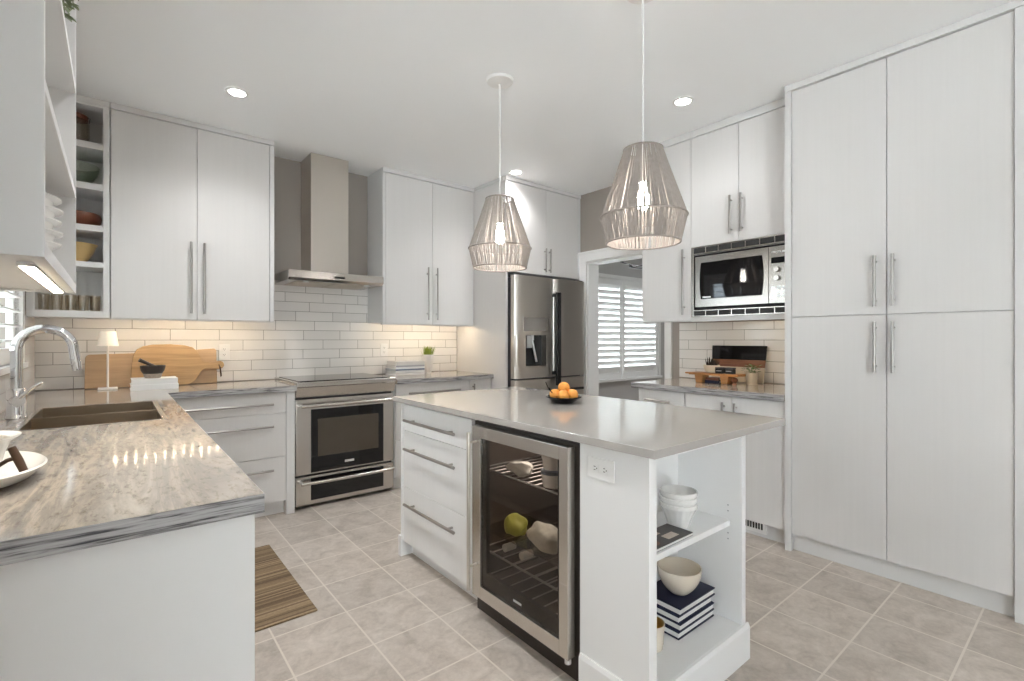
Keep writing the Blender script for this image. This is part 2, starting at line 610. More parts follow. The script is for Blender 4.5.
# ------------------------------------------------------------------ room
struct('floor', MB().box(-3.0, 7.2, -3.6, 4.5, -0.06, 0.0), 'floor_tile', 'beige grey square ceramic floor tiles with pale grout')
struct('ceiling', MB().box(-3.0, 7.2, -3.6, 4.5, ZC, ZC + 0.1), 'ceiling_paint', 'flat white painted ceiling')
struct('wall_back', MB().box(XL - 0.15, XR + 0.15, YW, YW + 0.15, 0, ZC), 'taupe_paint', 'taupe wall behind the range hood')
w = MB()
WY0, WY1, WZ0, WZ1 = 2.0, 3.72, 1.115, 2.12
w.box(XL - 0.15, XL, -0.7, WY0, 0, ZC).box(XL - 0.15, XL, WY1, YW, 0, ZC)
w.box(XL - 0.15, XL, WY0, WY1, 0, WZ0).box(XL - 0.15, XL, WY0, WY1, WZ1, ZC)
struct('wall_left', w, 'taupe_paint', 'wall with the window beside the sink')
DY0, DY1, DZ = 2.455, 3.374, 2.03
w = MB()
w.box(XR, XR + 0.155, -3.6, DY0, 0, ZC).box(XR, XR + 0.155, DY1, YW, 0, ZC).box(XR, XR + 0.155, DY0, DY1, DZ, ZC)
struct('wall_right', w, 'taupe_paint', 'taupe wall with the doorway to the next room')
FX0, FX1, FZ0, FZ1, FY = 4.60, 6.262, 0.70, 2.06, 4.25
w = MB()
w.box(XR + 0.155, FX0, FY, FY + 0.15, 0, ZC).box(FX1, 6.6, FY, FY + 0.15, 0, ZC)
w.box(FX0, FX1, FY, FY + 0.15, 0, FZ0).box(FX0, FX1, FY, FY + 0.15, FZ1, ZC)
struct('wall_far', w, 'grey_paint', 'grey wall of the next room around the shuttered window')
struct('wall_east', MB().box(6.48, 6.6, -3.6, FY, 0, ZC), 'grey_paint', 'grey side wall of the next room')

w = MB().box(-3.0, -1.9, -3.75, -3.6, 0, ZC).box(-0.7, 7.2, -3.75, -3.6, 0, ZC).box(-1.9, -0.7, -3.75, -3.6, 2.1, ZC)  # unseen walls behind the camera; the opening is added to let light in
struct('wall_front', w, 'white_paint', 'unseen white wall opposite the range with an opening added for light')
struct('wall_side', MB().box(-3.15, -3.0, -3.6, 4.5, 0, ZC), 'white_paint', 'unseen white side wall added to close the open room')
# door casing and jambs
d = MB()
d.box(XR - 0.018, XR, DY1, DY1 + 0.092, 0, DZ + 0.0).box(XR - 0.018, XR, DY0 - 0.062, DY0, 0.0, DZ)
d.box(XR - 0.022, XR, DY0 - 0.07, DY1 + 0.096, DZ, DZ + 0.085).box(XR - 0.034, XR, DY0 - 0.08, DY1 + 0.096, DZ + 0.085, DZ + 0.103)
d.box(XR, XR + 0.157, DY1 - 0.016, DY1, 0, DZ).box(XR, XR + 0.157, DY0, DY0 + 0.016, 0, DZ).box(XR, XR + 0.157, DY0, DY1, DZ - 0.016, DZ)
struct('trim_1', d, 'white_paint', 'white doorway casing beside the refrigerator')

# tile backsplashes
t_ = MB()
t_.box(XL + 0.01, 2.748, YW - 0.01, YW, ZK + 0.002, 1.405).box(0.927, 1.788, YW - 0.01, YW, 1.405, 1.72)
struct('trim_2', t_, 'subway_back', 'white running subway tile with grey grout behind the range')
t_ = MB()
t_.box(XL, XL + 0.01, 1.14, YW, ZK + 0.002, WZ0 - 0.03).box(XL, XL + 0.01, WY1 + 0.075, YW, WZ0 - 0.03, 1.375)
struct('trim_3', t_, 'subway_side', 'white subway tile under the sink window')
t_ = MB()
t_.box(XR - 0.01, XR, 1.21, 2.318, ZK + 0.002, 1.376)
struct('trim_4', t_, 'subway_side', 'white subway tile below the built-in microwave')

def shutters(win, axis, a0, a1, z0, z1, p, npan, lw, sign, tilt, nl):
    """plantation shutters as parts of a window; axis 'X': wall in X direction at y = p"""
    def bx(mb, a, b, n0, n1, za, zb):
        if axis == 'X':
            mb.box(a, b, p + n0, p + n1, za, zb)
        else:
            mb.box(p + n0, p + n1, a, b, za, zb)
    step = (a1 - a0) / npan
    for k in range(npan):
        A0, A1 = a0 + k * step + 0.003, a0 + (k + 1) * step - 0.003
        mb = MB()
        st = lw
        bx(mb, A0, A0 + st, 0, 0.03, z0, z1)
        bx(mb, A1 - st, A1, 0, 0.03, z0, z1)
        bx(mb, A0 + st, A1 - st, 0, 0.03, z0, z0 + 0.08)
        bx(mb, A0 + st, A1 - st, 0, 0.03, z1 - 0.08, z1)
        obj('shutter_frame', mb, 'shutter_white', win)
        lz0, lz1 = z0 + 0.08, z1 - 0.08
        mb = MB()
        pitch = (lz1 - lz0) / nl
        for j in range(nl):
            zc = lz0 + (j + 0.5) * pitch
            h = 0.5 * pitch * 1.12
            c, s = math.cos(tilt), math.sin(tilt)
            prof = [(-h, -0.004), (0, -0.0065), (h, -0.004), (h, 0.004), (0, 0.0065), (-h, 0.004)]
            out = [(0.015 + sign * (u * c - v * s), zc + u * s + v * c) for u, v in prof]
            if axis == 'X':
                mb.prism(out, A1 - st - 0.002 - (A0 + st + 0.002), lambda n, z, tt, A=A0 + st + 0.002: (A + tt, p + n, z))
            else:
                mb.prism(out, A1 - st - 0.002 - (A0 + st + 0.002), lambda n, z, tt, A=A0 + st + 0.002: (p + n, A + tt, z))
        obj('louvers', mb, 'shutter_white', win)

# window over the sink
f = MB()
x0, x1 = XL - 0.05, XL + 0.016
f.box(x0, x1, WY0 - 0.06, WY0, WZ0 - 0.02, WZ1 + 0.06).box(x0, x1, WY1, WY1 + 0.07, WZ0 - 0.02, WZ1 + 0.06)
f.box(x0, x1, WY0, WY1, WZ1, WZ1 + 0.06).box(x0, XL + 0.03, WY0 - 0.06, WY1 + 0.07, WZ0 - 0.028, WZ0)
win1 = struct('window_1', f, 'white_paint', 'shuttered window beside the sink')
struct('pane', MB().box(XL - 0.12, XL - 0.115, WY0, WY1, WZ0, WZ1), 'window_pane', parent=win1)
shutters(win1, 'Y', WY0, WY1, WZ0, WZ1, XL - 0.045, 3, 0.045, -1, 0.0, 11)
# window of the next room
f = MB()
f.box(FX0 - 0.05, FX0, FY - 0.02, FY + 0.05, FZ0 - 0.03, FZ1 + 0.05).box(FX1, FX1 + 0.05, FY - 0.02, FY + 0.05, FZ0 - 0.03, FZ1 + 0.05)
f.box(FX0, FX1, FY - 0.02, FY + 0.05, FZ1, FZ1 + 0.05).box(FX0 - 0.05, FX1 + 0.05, FY - 0.05, FY + 0.05, FZ0 - 0.03, FZ0)
win2 = struct('window_2', f, 'white_paint', 'window with white shutters in the next room')
struct('pane', MB().box(FX0, FX1, FY + 0.11, FY + 0.115, FZ0, FZ1), 'window_pane', parent=win2)
shutters(win2, 'X', FX0, FX1, FZ0, FZ1, FY + 0.0, 2, 0.05, 1, -1.2, 15)

# ------------------------------------------------------------------ cabinet hardware
def bar_handle(parent, p0, p1, out, r=0.0078, stand=0.032, name='handle', material='nickel'):
    """bar pull between p0 and p1 lying on the front face; out: unit vector away from it"""
    p0, p1, out = Vector(p0), Vector(p1), Vector(out)
    d = (p1 - p0).normalized()
    mb = MB()
    mb.cyl(p0 + out * stand, p1 + out * stand, r, seg=14)
    L = (p1 - p0).length
    for s in (0.12 * L, 0.88 * L):
        q = p0 + d * s
        mb.cyl(q + out * 0.0005, q + out * stand, r * 0.75, seg=10)
    return obj(name, mb, material, parent, smooth=True)

BACK = (0, -1, 0)    # fronts facing the room from the stove wall
SIDE = (-1, 0, 0)    # fronts facing -X

def front(parent, name, rng, h0, h1, plane, axis, th=0.018, material='cabinet', handle=None):
    a0, a1 = rng
    if axis == 'Y':
        mb = MB().box(a0, a1, plane, plane + th, h0, h1, 0.0012)
    else:
        mb = MB().box(plane, plane + th, a0, a1, h0, h1, 0.0012)
    o = obj(name, mb, material, parent)
    if handle:
        u0, z0, u1, z1 = handle
        if axis == 'Y':
            bar_handle(o, (u0, plane, z0), (u1, plane, z1), BACK)
        else:
            bar_handle(o, (plane, u0, z0), (plane, u1, z1), SIDE)
    return o

def carcass(x0, x1, y0, y1, z0, z1):
    return MB().box(x0, x1, y0, y1, z0, z1)

# ---- wall cabinets on the stove wall
YU = 3.967
ZB = 1.375
def wall_pair(x0, x1, doors, label, hz, stile=None):
    t = thing('wall_cabinet', label, 'cabinet', ((x0 + x1) / 2, YW - 0.02, ZB), 'white wall cabinets')
    mb = carcass(x0, x1, YU + 0.020, YW - 0.003, ZB + 0.012, ZC - 0.002)
    if stile:
        mb.box(stile[0], stile[1], YU, YU + 0.0195, ZB, 2.692)
    mb.box(x0, x1, YU + 0.0195, YU + 0.04, ZB - 0.008, ZB + 0.012)
    obj('body', mb, 'cabinet_frame', t)
    obj('crown_moulding', MB().box(x0, x1 , YU - 0.008, YU + 0.0195, 2.694, ZC - 0.002, 0.002), 'cabinet_frame', t)
    for (a, b, hx) in doors:
        front(t, 'door', (a, b), ZB, 2.690, YU, 'Y', handle=(hx, hz[0], hx, hz[1]))
    return t
wall_pair(-0.027, 0.925, [(-0.023, 0.4325, 0.398), (0.4355, 0.892, 0.476)], 'two-door white wall cabinet between the open corner shelves and the range hood', (1.416, 1.903), (0.895, 0.925))
wall_pair(1.790, 2.745, [(1.819, 2.2785, 2.223), (2.2815, 2.742, 2.318)], 'two-door white wall cabinet between the range hood and the refrigerator panel', (1.417, 1.899), (1.790, 1.816))

# open corner cabinet
t = thing('open_shelf_cabinet', 'tall open white corner cabinet of bowls and glasses beside the sink wall', 'cabinet', (-0.22, YW - 0.02, ZB))
mb = MB()
X0, X1 = XL + 0.003, -0.029
mb.box(X0, X0 + 0.035, YU, YW - 0.003, ZB, ZC - 0.002).box(X1 - 0.032, X1, YU, YW - 0.003, ZB, ZC - 0.002)
mb.box(X0 + 0.035, X1 - 0.032, YU, YW - 0.003, ZB, 1.415).box(X0 + 0.035, X1 - 0.032, YU, YW - 0.003, 2.682, ZC - 0.002)
mb.box(X0 + 0.035, X1 - 0.032, YW - 0.02, YW - 0.003, 1.415, 2.682)
obj('body', mb, 'cabinet_frame', t)
obj('crown_moulding', MB().box(X0, X1, YU - 0.008, YU - 0.0002, 2.694, ZC - 0.002), 'cabinet_frame', t)
CS = [(1.686, 1.720), (1.911, 1.948), (2.167, 2.207), (2.42, 2.46)]
for a, b in CS:
    obj('shelf', MB().box(X0 + 0.0355, X1 - 0.0325, YU + 0.004, YW - 0.021, a, b, 0.001), 'cabinet_frame', t)

# open shelf box on the sink wall
BX0, BX1, BY0, BY1 = XL + 0.003, -0.088, 1.065, 1.872
t = thing('open_wall_shelf', 'tall open white shelf box on the sink wall with stacked bowls', 'shelf', (-0.25, (BY0 + BY1) / 2, 1.373))
mb = MB()
mb.box(BX0, BX1, BY0, BY0 + 0.018, 1.373, ZC - 0.002).box(BX0, BX1, BY1 - 0.018, BY1, 1.373, ZC - 0.002)
mb.box(BX0, BX0 + 0.01, BY0 + 0.018, BY1 - 0.018, 1.373, ZC - 0.002)
mb.box(BX0 + 0.01, BX1, BY0 + 0.018, BY1 - 0.018, 2.68, ZC - 0.002)
mb.box(BX0 + 0.01, BX1, BY0 + 0.018, BY1 - 0.018, 1.379, 1.398)
mb.box(BX1 - 0.02, BX1, BY0 + 0.018, BY1 - 0.018, 1.3725, 1.3795)
obj('body', mb, 'cabinet_frame', t)
for z in (1.643, 1.940, 2.30):
    s = obj('shelf', MB().box(BX0 + 0.0105, BX1, BY0 + 0.0185, BY1 - 0.0185, z, z + 0.02, 0.001), 'cabinet_frame', t)
for z in (1.632, 1.672, 1.929, 1.969):
    obj('shelf_pin', MB().cyl((-0.15, BY1 - 0.0185, z), (-0.15, BY1 - 0.024, z), 0.0055, seg=12), 'slot_dark', t)

# refrigerator surround
YF = 3.466
t = thing('refrigerator_cabinet', 'tall white surround with two doors over the refrigerator', 'cabinet', (3.24, 4.2, 0))
mb = MB().box(2.776, 3.740, YF + 0.020, YW - 0.003, 1.862, ZC - 0.002)
mb.box(3.702, 3.740, YF, YF + 0.0195, 1.86, 2.692)
obj('body', mb, 'cabinet_frame', t)
obj('side_panel', MB().box(2.750, 2.7755, YF, YW - 0.012, 0.0, 2.694, 0.001), 'cabinet', t)
obj('crown_moulding', MB().box(2.746, 3.740, YF - 0.010, YF + 0.0195, 2.6945, ZC - 0.002, 0.002).box(2.742, 2.7755, YF + 0.0195, YU - 0.012, 2.6945, ZC - 0.002), 'cabinet_frame', t)
front(t, 'door', (2.779, 3.2505), 1.862, 2.690, YF, 'Y', handle=(3.228, 1.888, 3.228, 2.118))
front(t, 'door', (3.2535, 3.699), 1.862, 2.690, YF, 'Y', handle=(3.29, 1.888, 3.29, 2.118))

# ---- doorway wall: uppers, microwave cabinet, pantry, base
XU = 3.2
t = thing('wall_cabinet', 'tall one-door white wall cabinet beside the built-in microwave', 'cabinet', (3.5, 2.1, ZB), 'white wall cabinets')
mb = carcass(XU + 0.020, XR - 0.012, 1.8945, 2.312, ZB + 0.012, ZC - 0.002).box(XU + 0.0195, XU + 0.04, 1.8945, 2.312, ZB - 0.006, ZB + 0.012)
obj('body', mb, 'cabinet_frame', t)
obj('crown_moulding', MB().box(XU - 0.008, XU + 0.0195, 1.8945, 2.312, 2.680, ZC - 0.002, 0.002), 'cabinet_frame', t)
front(t, 'door', (1.896, 2.310), ZB, 2.676, XU, 'X', handle=(1.944, 1.417, 1.944, 1.888))

t = thing('microwave_cabinet', 'white cabinet with two doors over an open microwave niche beside the pantry', 'cabinet', (3.5, 1.55, ZB))
y0, y1 = 1.212, 1.8935
mb = MB().box(XU + 0.020, XR - 0.012, y0, y1, 1.895, ZC - 0.002)
mb.box(XU + 0.003, XR - 0.012, y0, y1, 1.389, 1.400).box(XU + 0.003, XU + 0.02, y0, y1, 1.366, 1.389)
mb.box(XU + 0.003, XR - 0.012, y0, y0 + 0.004, 1.4, 1.895).box(XU + 0.003, XR - 0.012, y1 - 0.003, y1, 1.4, 1.895)
mb.box(XR - 0.03, XR - 0.012, y0, y1, 1.4, 1.895)
obj('body', mb, 'cabinet_frame', t)
obj('crown_moulding', MB().box(XU - 0.008, XU + 0.0195, y0, y1, 2.680, ZC - 0.002, 0.002), 'cabinet_frame', t)
front(t, 'door', (1.5525, 1.892), 1.897, 2.676, XU, 'X', handle=(1.598, 1.946, 1.598, 2.201))
front(t, 'door', (1.214, 1.5495), 1.897, 2.676, XU, 'X', handle=(1.524, 1.946, 1.524, 2.201))

XP = 3.073
t = thing('pantry_cabinet', 'floor-to-ceiling white pantry with four flat doors', 'cabinet', (3.4, 0.7, 0))
mb = MB().box(XP + 0.020, XR - 0.003, 0.20, 1.208, 0.1, ZC - 0.002)
mb.box(XP - 0.012, XP + 0.0195, 1.1755, 1.208, 0, 2.694).box(XP - 0.012, XP + 0.0195, 0.19, 0.2615, 0, 2.694)
mb.box(XP + 0.0195, XR - 0.003, 1.19, 1.208, 0, 0.1)
obj('body', mb, 'cabinet_frame', t)
obj('crown_moulding', MB().box(XP - 0.018, XP + 0.0195, 0.19, 1.208, 2.6945, ZC - 0.002, 0.002), 'cabinet_frame', t)
obj('toe_kick', MB().box(XP + 0.035, XP + 0.05, 0.19, 1.19, 0.0, 0.0995), 'cabinet_frame', t)
for a, b, hy in ((0.7235, 1.1735, 0.767), (0.2635, 0.7200, 0.691)):
    front(t, 'door', (a, b), 1.3715, 2.690, XP, 'X', handle=(hy, 1.411, hy, 1.675))
    front(t, 'door', (a, b), 0.103, 1.3675, XP, 'X', handle=(hy, 1.070, hy, 1.332))

XB = 3.085
t = thing('base_cabinet', 'white drawer base cabinet beside the doorway', 'cabinet', (3.4, 2.08, 0), 'white base cabinets')
obj('body', MB().box(XB + 0.020, XR - 0.003, 1.874, 2.275, 0.1, 0.873), 'cabinet_frame', t)
obj('toe_kick', MB().box(XB + 0.06, XB + 0.075, 1.874, 2.275, 0, 0.0995), 'cabinet_frame', t)
front(t, 'drawer', (1.877, 2.255), 0.725, 0.866, XB, 'X', handle=(1.972, 0.795, 2.182, 0.795))
front(t, 'drawer', (1.877, 2.255), 0.415, 0.721, XB, 'X', handle=(1.972, 0.64, 2.182, 0.64))
front(t, 'drawer', (1.877, 2.255), 0.103, 0.411, XB, 'X', handle=(1.972, 0.335, 2.182, 0.335))
t = thing('base_cabinet', 'white two-door base cabinet under the plant and wooden riser, beside the pantry', 'cabinet', (3.4, 1.54, 0), 'white base cabinets')
obj('body', MB().box(XB + 0.020, XR - 0.003, 1.212, 1.8735, 0.1, 0.873), 'cabinet_frame', t)
obj('toe_kick', MB().box(XB + 0.06, XB + 0.075, 1.212, 1.8735, 0, 0.0995), 'cabinet_frame', t)
front(t, 'door', (1.539, 1.871), 0.103, 0.866, XB, 'X', handle=(1.588, 0.60, 1.588, 0.832))
front(t, 'door', (1.214, 1.536), 0.103, 0.866, XB, 'X', handle=(1.508, 0.60, 1.508, 0.832))
t = thing('vent_grille', 'small white slotted vent grille in the toe kick near the pantry', 'vent', (3.14, 1.42, 0.02))
obj('frame', MB().box(XB + 0.052, XB + 0.0595, 1.345, 1.66, 0.022, 0.094, 0.001), 'white_plastic', t)
mb = MB()
for k in range(17):
    yy = 1.368 + k * 0.017
    mb.box(XB + 0.0505, XB + 0.053, yy, yy + 0.010, 0.046, 0.088)
obj('slots', mb, 'slot_dark', t)

# ---- base cabinets along the stove wall
YB = 3.68
t = thing('base_cabinet', 'white three-drawer base cabinet between the peninsula and the range', 'cabinet', (0.6, 4.0, 0), 'white base cabinets')
mb = MB().box(0.225, 0.9345, YB + 0.020, YW - 0.003, 0.1, 0.873).box(0.9365, 0.992, YB - 0.004, YW - 0.012, 0.0, 0.873)
obj('body', mb, 'cabinet_frame', t)
obj('toe_kick', MB().box(0.225, 0.936, YB + 0.065, YB + 0.08, 0, 0.0995), 'cabinet_frame', t)
front(t, 'drawer', (0.228, 0.9335), 0.7255, 0.868, YB, 'Y', handle=(0.318, 0.790, 0.848, 0.790))
front(t, 'drawer', (0.228, 0.9335), 0.4175, 0.7225, YB, 'Y', handle=(0.318, 0.637, 0.848, 0.637))
front(t, 'drawer', (0.228, 0.9335), 0.105, 0.4145, YB, 'Y', handle=(0.318, 0.332, 0.848, 0.332))
t = thing('base_cabinet', 'white base cabinet between the range and the refrigerator panel', 'cabinet', (2.25, 4.0, 0), 'white base cabinets')
obj('body', MB().box(1.772, 2.746, YB + 0.020, YW - 0.012, 0.1, 0.873), 'cabinet_frame', t)
obj('toe_kick', MB().box(1.772, 2.746, YB + 0.065, YB + 0.08, 0, 0.0995), 'cabinet_frame', t)
front(t, 'drawer', (1.776, 2.5025), 0.725, 0.868, YB, 'Y', handle=(1.879, 0.793, 2.383, 0.793))
front(t, 'drawer', (1.776, 2.5025), 0.415, 0.722, YB, 'Y', handle=(1.879, 0.64, 2.383, 0.64))
front(t, 'drawer', (1.776, 2.5025), 0.105, 0.412, YB, 'Y', handle=(1.879, 0.335, 2.383, 0.335))
front(t, 'door', (2.5055, 2.744), 0.105, 0.868, YB, 'Y', handle=(2.535, 0.60, 2.535, 0.836))
# peninsula
t = thing('base_cabinet', 'white peninsula base cabinet under the sink with a plain end panel', 'cabinet', (-0.1, 2.3, 0), 'white base cabinets')
mb = MB().box(XL + 0.012, 0.186, 1.186, 2.40, 0.1, 0.872).box(XL + 0.012, 0.186, 3.26, 3.69, 0.1, 0.872)
mb.box(XL + 0.012, 0.186, 2.40, 3.26, 0.1, 0.68).box(0.17, 0.186, 2.40, 3.26, 0.68, 0.872)
mb.box(XL + 0.012, 0.13, 1.186, 3.69, 0.0, 0.0995)
obj('body', mb, 'cabinet_frame', t)
obj('end_panel', MB().box(XL + 0.006, 0.233, 1.165, 1.185, 0.0, 0.8725, 0.001), 'white_paint', t)
for a, b in ((1.19, 1.735), (1.738, 2.36), (2.363, 2.99), (2.993, 3.655)):
    o = obj('door', MB().box(0.187, 0.205, a, b, 0.105, 0.866, 0.001), 'cabinet', t)
    bar_handle(o, (0.205, b - 0.05, 0.60), (0.205, b - 0.05, 0.83), (1, 0, 0))

# ---- worktops
def worktop(label, loc, group='veined stone-look worktops'):
    return thing('worktop', label, 'worktop', loc, group)
SX0, SX1, SY0, SY1 = -0.275, 0.155, 2.45, 3.20
EB = 0.0015
t = worktop('L-shaped beige veined worktop around the sink, running to the range', (-0.1, 2.3, 0.874))
mb = MB()
mb.box(XL + 0.011, 0.2445, 1.1385, SY0, 0.874, ZK).box(XL + 0.011, 0.2445, SY1, 3.6445, 0.874, ZK)
mb.box(XL + 0.011, SX0, SY0, SY1, 0.874, ZK).box(SX1, 0.2445, SY0, SY1, 0.874, ZK)
obj('peninsula_top', mb, 'stone_y', t)
obj('return_top', MB().box(XL + 0.011, 0.997, 3.6455, YW - 0.011, 0.874, ZK), 'stone_x', t)
obj('edge_band', MB().box(XL + 0.011, 0.246, 1.137, 1.1384, 0.874, ZK - 0.0005).box(0.2446, 0.246, 1.1384, 3.643, 0.874, ZK - 0.0005), 'stone_edge_x', t)
obj('edge_band', MB().box(0.2446, 0.997, 3.6435, 3.6454, 0.874, ZK - 0.0005), 'stone_edge_x', t)
t = worktop('short beige veined worktop between range and refrigerator with the grass pot', (2.25, 3.97, 0.874))
obj('top', MB().box(1.771, 2.747, 3.6455, YW - 0.011, 0.874, ZK), 'stone_x', t)
obj('edge_band', MB().box(1.771, 2.747, 3.6435, 3.6454, 0.874, ZK - 0.0005), 'stone_edge_x', t)
t = worktop('beige veined worktop below the microwave with the wooden riser', (3.4, 1.75, 0.874))
obj('top', MB().box(3.0515, XR - 0.011, 1.2095, 2.300, 0.874, ZK), 'stone_y', t)
obj('edge_band', MB().box(3.049, 3.0514, 1.2095, 2.300, 0.874, ZK - 0.0005).box(3.049, XR - 0.024, 2.3002, 2.302, 0.874, ZK - 0.0005), 'stone_edge_y', t)

# ------------------------------------------------------------------ island
t = thing('island_drawer_cabinet', 'white three-drawer island cabinet beside the wine cooler', 'cabinet', (1.6, 2.2, 0))
XI = 1.275
mb = MB().box(XI + 0.020, 1.885, 1.852, 2.5605, 0.1, 0.885).box(XI - 0.004, XI + 0.0195, 2.5505, 2.5605, 0.1, 0.885)
mb.box(XI + 0.06, 1.885, 1.852, 2.5605, 0, 0.1)
obj('body', mb, 'island_white', t)
obj('end_panel', MB().box(XI - 0.004, 1.905, 2.561, 2.572, 0.0, 0.885).box(XI - 0.014, 1.915, 2.553, 2.586, 0, 0.118, 0.004), 'island_white', t)
for a, b, hz in ((0.7245, 0.870, 0.789), (0.4075, 0.7215, 0.630), (0.09, 0.4045, 0.3215)):
    front(t, 'drawer', (1.860, 2.548), a, b, XI, 'X', material='island_front', handle=(1.964, hz, 2.478, hz))

t = thing('island_shelf_cabinet', 'white open end unit of the island with bowls and navy books', 'cabinet', (1.6, 1.04, 0))
YN = 0.895
mb = MB()
mb.box(XI, XI + 0.04, YN, 1.184, 0.0, 0.885).box(1.875, 1.905, YN, 1.184, 0, 0.885)
mb.box(XI + 0.04, 1.875, 1.170, 1.184, 0, 0.885).box(XI + 0.04, 1.875, YN + 0.004, 1.170, 0.86, 0.885)
mb.box(XI + 0.04, 1.875, YN, 1.170, 0.0, 0.137)
obj('body', mb, 'island_white', t, bevel=0.001)
obj('shelf', MB().box(XI + 0.0405, 1.8745, 0.943, 1.1695, 0.508, 0.530, 0.001), 'island_white', t)
mb = MB()
mb.prism([(0, 0), (0.012, 0), (0.012, 0.122), (0.006, 0.136), (0, 0.136)], 0.296, lambda n, z, q: (XI - 0.0002 - n, YN - 0.012 + q, z))
mb.prism([(0, 0), (0.012, 0), (0.012, 0.122), (0.006, 0.136), (0, 0.136)], 0.652, lambda n, z, q: (XI - 0.012 + q, YN - 0.0002 - n, z))
obj('baseboard', mb, 'island_white', t)
mb = MB()
for yy in (0.95,):
    for zz in (0.455, 0.478, 0.565, 0.588):
        obj('pin_hole', MB().cyl((1.8749, yy, zz), (1.8735, yy, zz), 0.003, seg=10), 'book_grey', t)

t = thing('island_worktop', 'plain taupe quartz worktop of the island', 'worktop', (1.69, 1.71, 0.886))
obj('slab', MB().box(1.2316, 2.154, 0.846, 2.590, 0.8865, ZK, 0.002), 'quartz', t)

# wine cooler
t = thing('wine_cooler', 'built-in wine cooler with steel-framed glass door', 'cooler', (1.6, 1.52, 0))
cy0, cy1, cz0, cz1 = 1.192, 1.846, 0.030, 0.868
mb = MB()
mb.box(1.285, 1.84, cy0, cy0 + 0.03, cz0 + 0.06, cz1).box(1.285, 1.84, cy1 - 0.03, cy1, cz0 + 0.06, cz1)
mb.box(1.285, 1.84, cy0 + 0.03, cy1 - 0.03, cz1 - 0.03, cz1).box(1.285, 1.84, cy0 + 0.03, cy1 - 0.03, cz0 + 0.06, cz0 + 0.11)
mb.box(1.82, 1.84, cy0 + 0.03, cy1 - 0.03, cz0 + 0.11, cz1 - 0.03)
mb.box(1.298, 1.84, cy0, cy1, 0.0, cz0 + 0.06)
obj('housing', mb, mat('cooler_liner', (0.035, 0.026, 0.021), 0.45, var=0.1), t)
gy0, gy1, gz0, gz1 = 1.250, 1.739, 0.160, 0.808
dy0, dy1, dz0, dz1 = 1.207, 1.799, 0.105, 0.858
mb = MB()
x0, x1 = 1.236, 1.282
mb.box(x0, x1, dy0, gy0, dz0, dz1).box(x0, x1, gy1, dy1, dz0, dz1).box(x0, x1, gy0, gy1, dz0, gz0).box(x0, x1, gy0, gy1, gz1, dz1)
dr = obj('door_frame', mb, 'steel_door', t, bevel=0.0015)
obj('pane', MB().box(1.246, 1.250, gy0 + 0.0005, gy1 - 0.0005, gz0 + 0.0005, gz1 - 0.0005), 'cooler_pane', dr)
mb = MB()
mb.box(1.2515, 1.27, gy0 + 0.001, gy0 + 0.022, gz0 + 0.001, gz1 - 0.001).box(1.2515, 1.27, gy1 - 0.026, gy1 - 0.001, gz0 + 0.001, gz1 - 0.001)
mb.box(1.2515, 1.27, gy0 + 0.022, gy1 - 0.026, gz0 + 0.001, gz0 + 0.06)
obj('gasket', mb, 'black', dr)
obj('badge', MB().box(1.2445, 1.2458, 1.470, 1.520, 0.184, 0.193), 'badge', dr)
mb = MB()
mb.cyl((1.192, 1.763, 0.15), (1.192, 1.763, 0.835), 0.0085)
for z in (0.25, 0.79):
    mb.cyl((1.2355, 1.768, z), (1.192, 1.763, z), 0.005, seg=10)
obj('handle', mb, 'steel_v', dr, smooth=True)
mb = MB()
mb.cyl((1.256, 1.224, 0.082), (1.256, 1.224, 0.1045), 0.012)
obj('hinge', mb, 'badge', t, smooth=True)
def cooler_rack(z, n, wire=True):
    mb = MB()
    for k in range(n):
        yy = 1.235 + k * (0.575 / (n - 1))
        mb.cyl((1.30, yy, z), (1.81, yy, z), 0.003, seg=6)
    mb.cyl((1.30, 1.225, z), (1.30, 1.815, z), 0.0045, seg=8).cyl((1.81, 1.225, z), (1.81, 1.815, z), 0.004, seg=8)
    obj('rack', mb, 'chrome_wire', t)
for z, n in ((0.655, 14), (0.29, 9), (0.155, 9)):
    cooler_rack(z, n)
obj('glass_shelf', MB().box(1.30, 1.81, 1.228, 1.812, 0.379, 0.385), 'cooler_pane', t)
obj('added_fill_panel', MB().box(1.40, 1.70, 1.25, 1.79, 0.836, 0.8375), mat('added_fill_glow', (1, 1, 1), 0.5, emit=(1, 0.93, 0.86), estr=1.8, var=0.01), t)  # glowing panel added to brighten the cooler contents

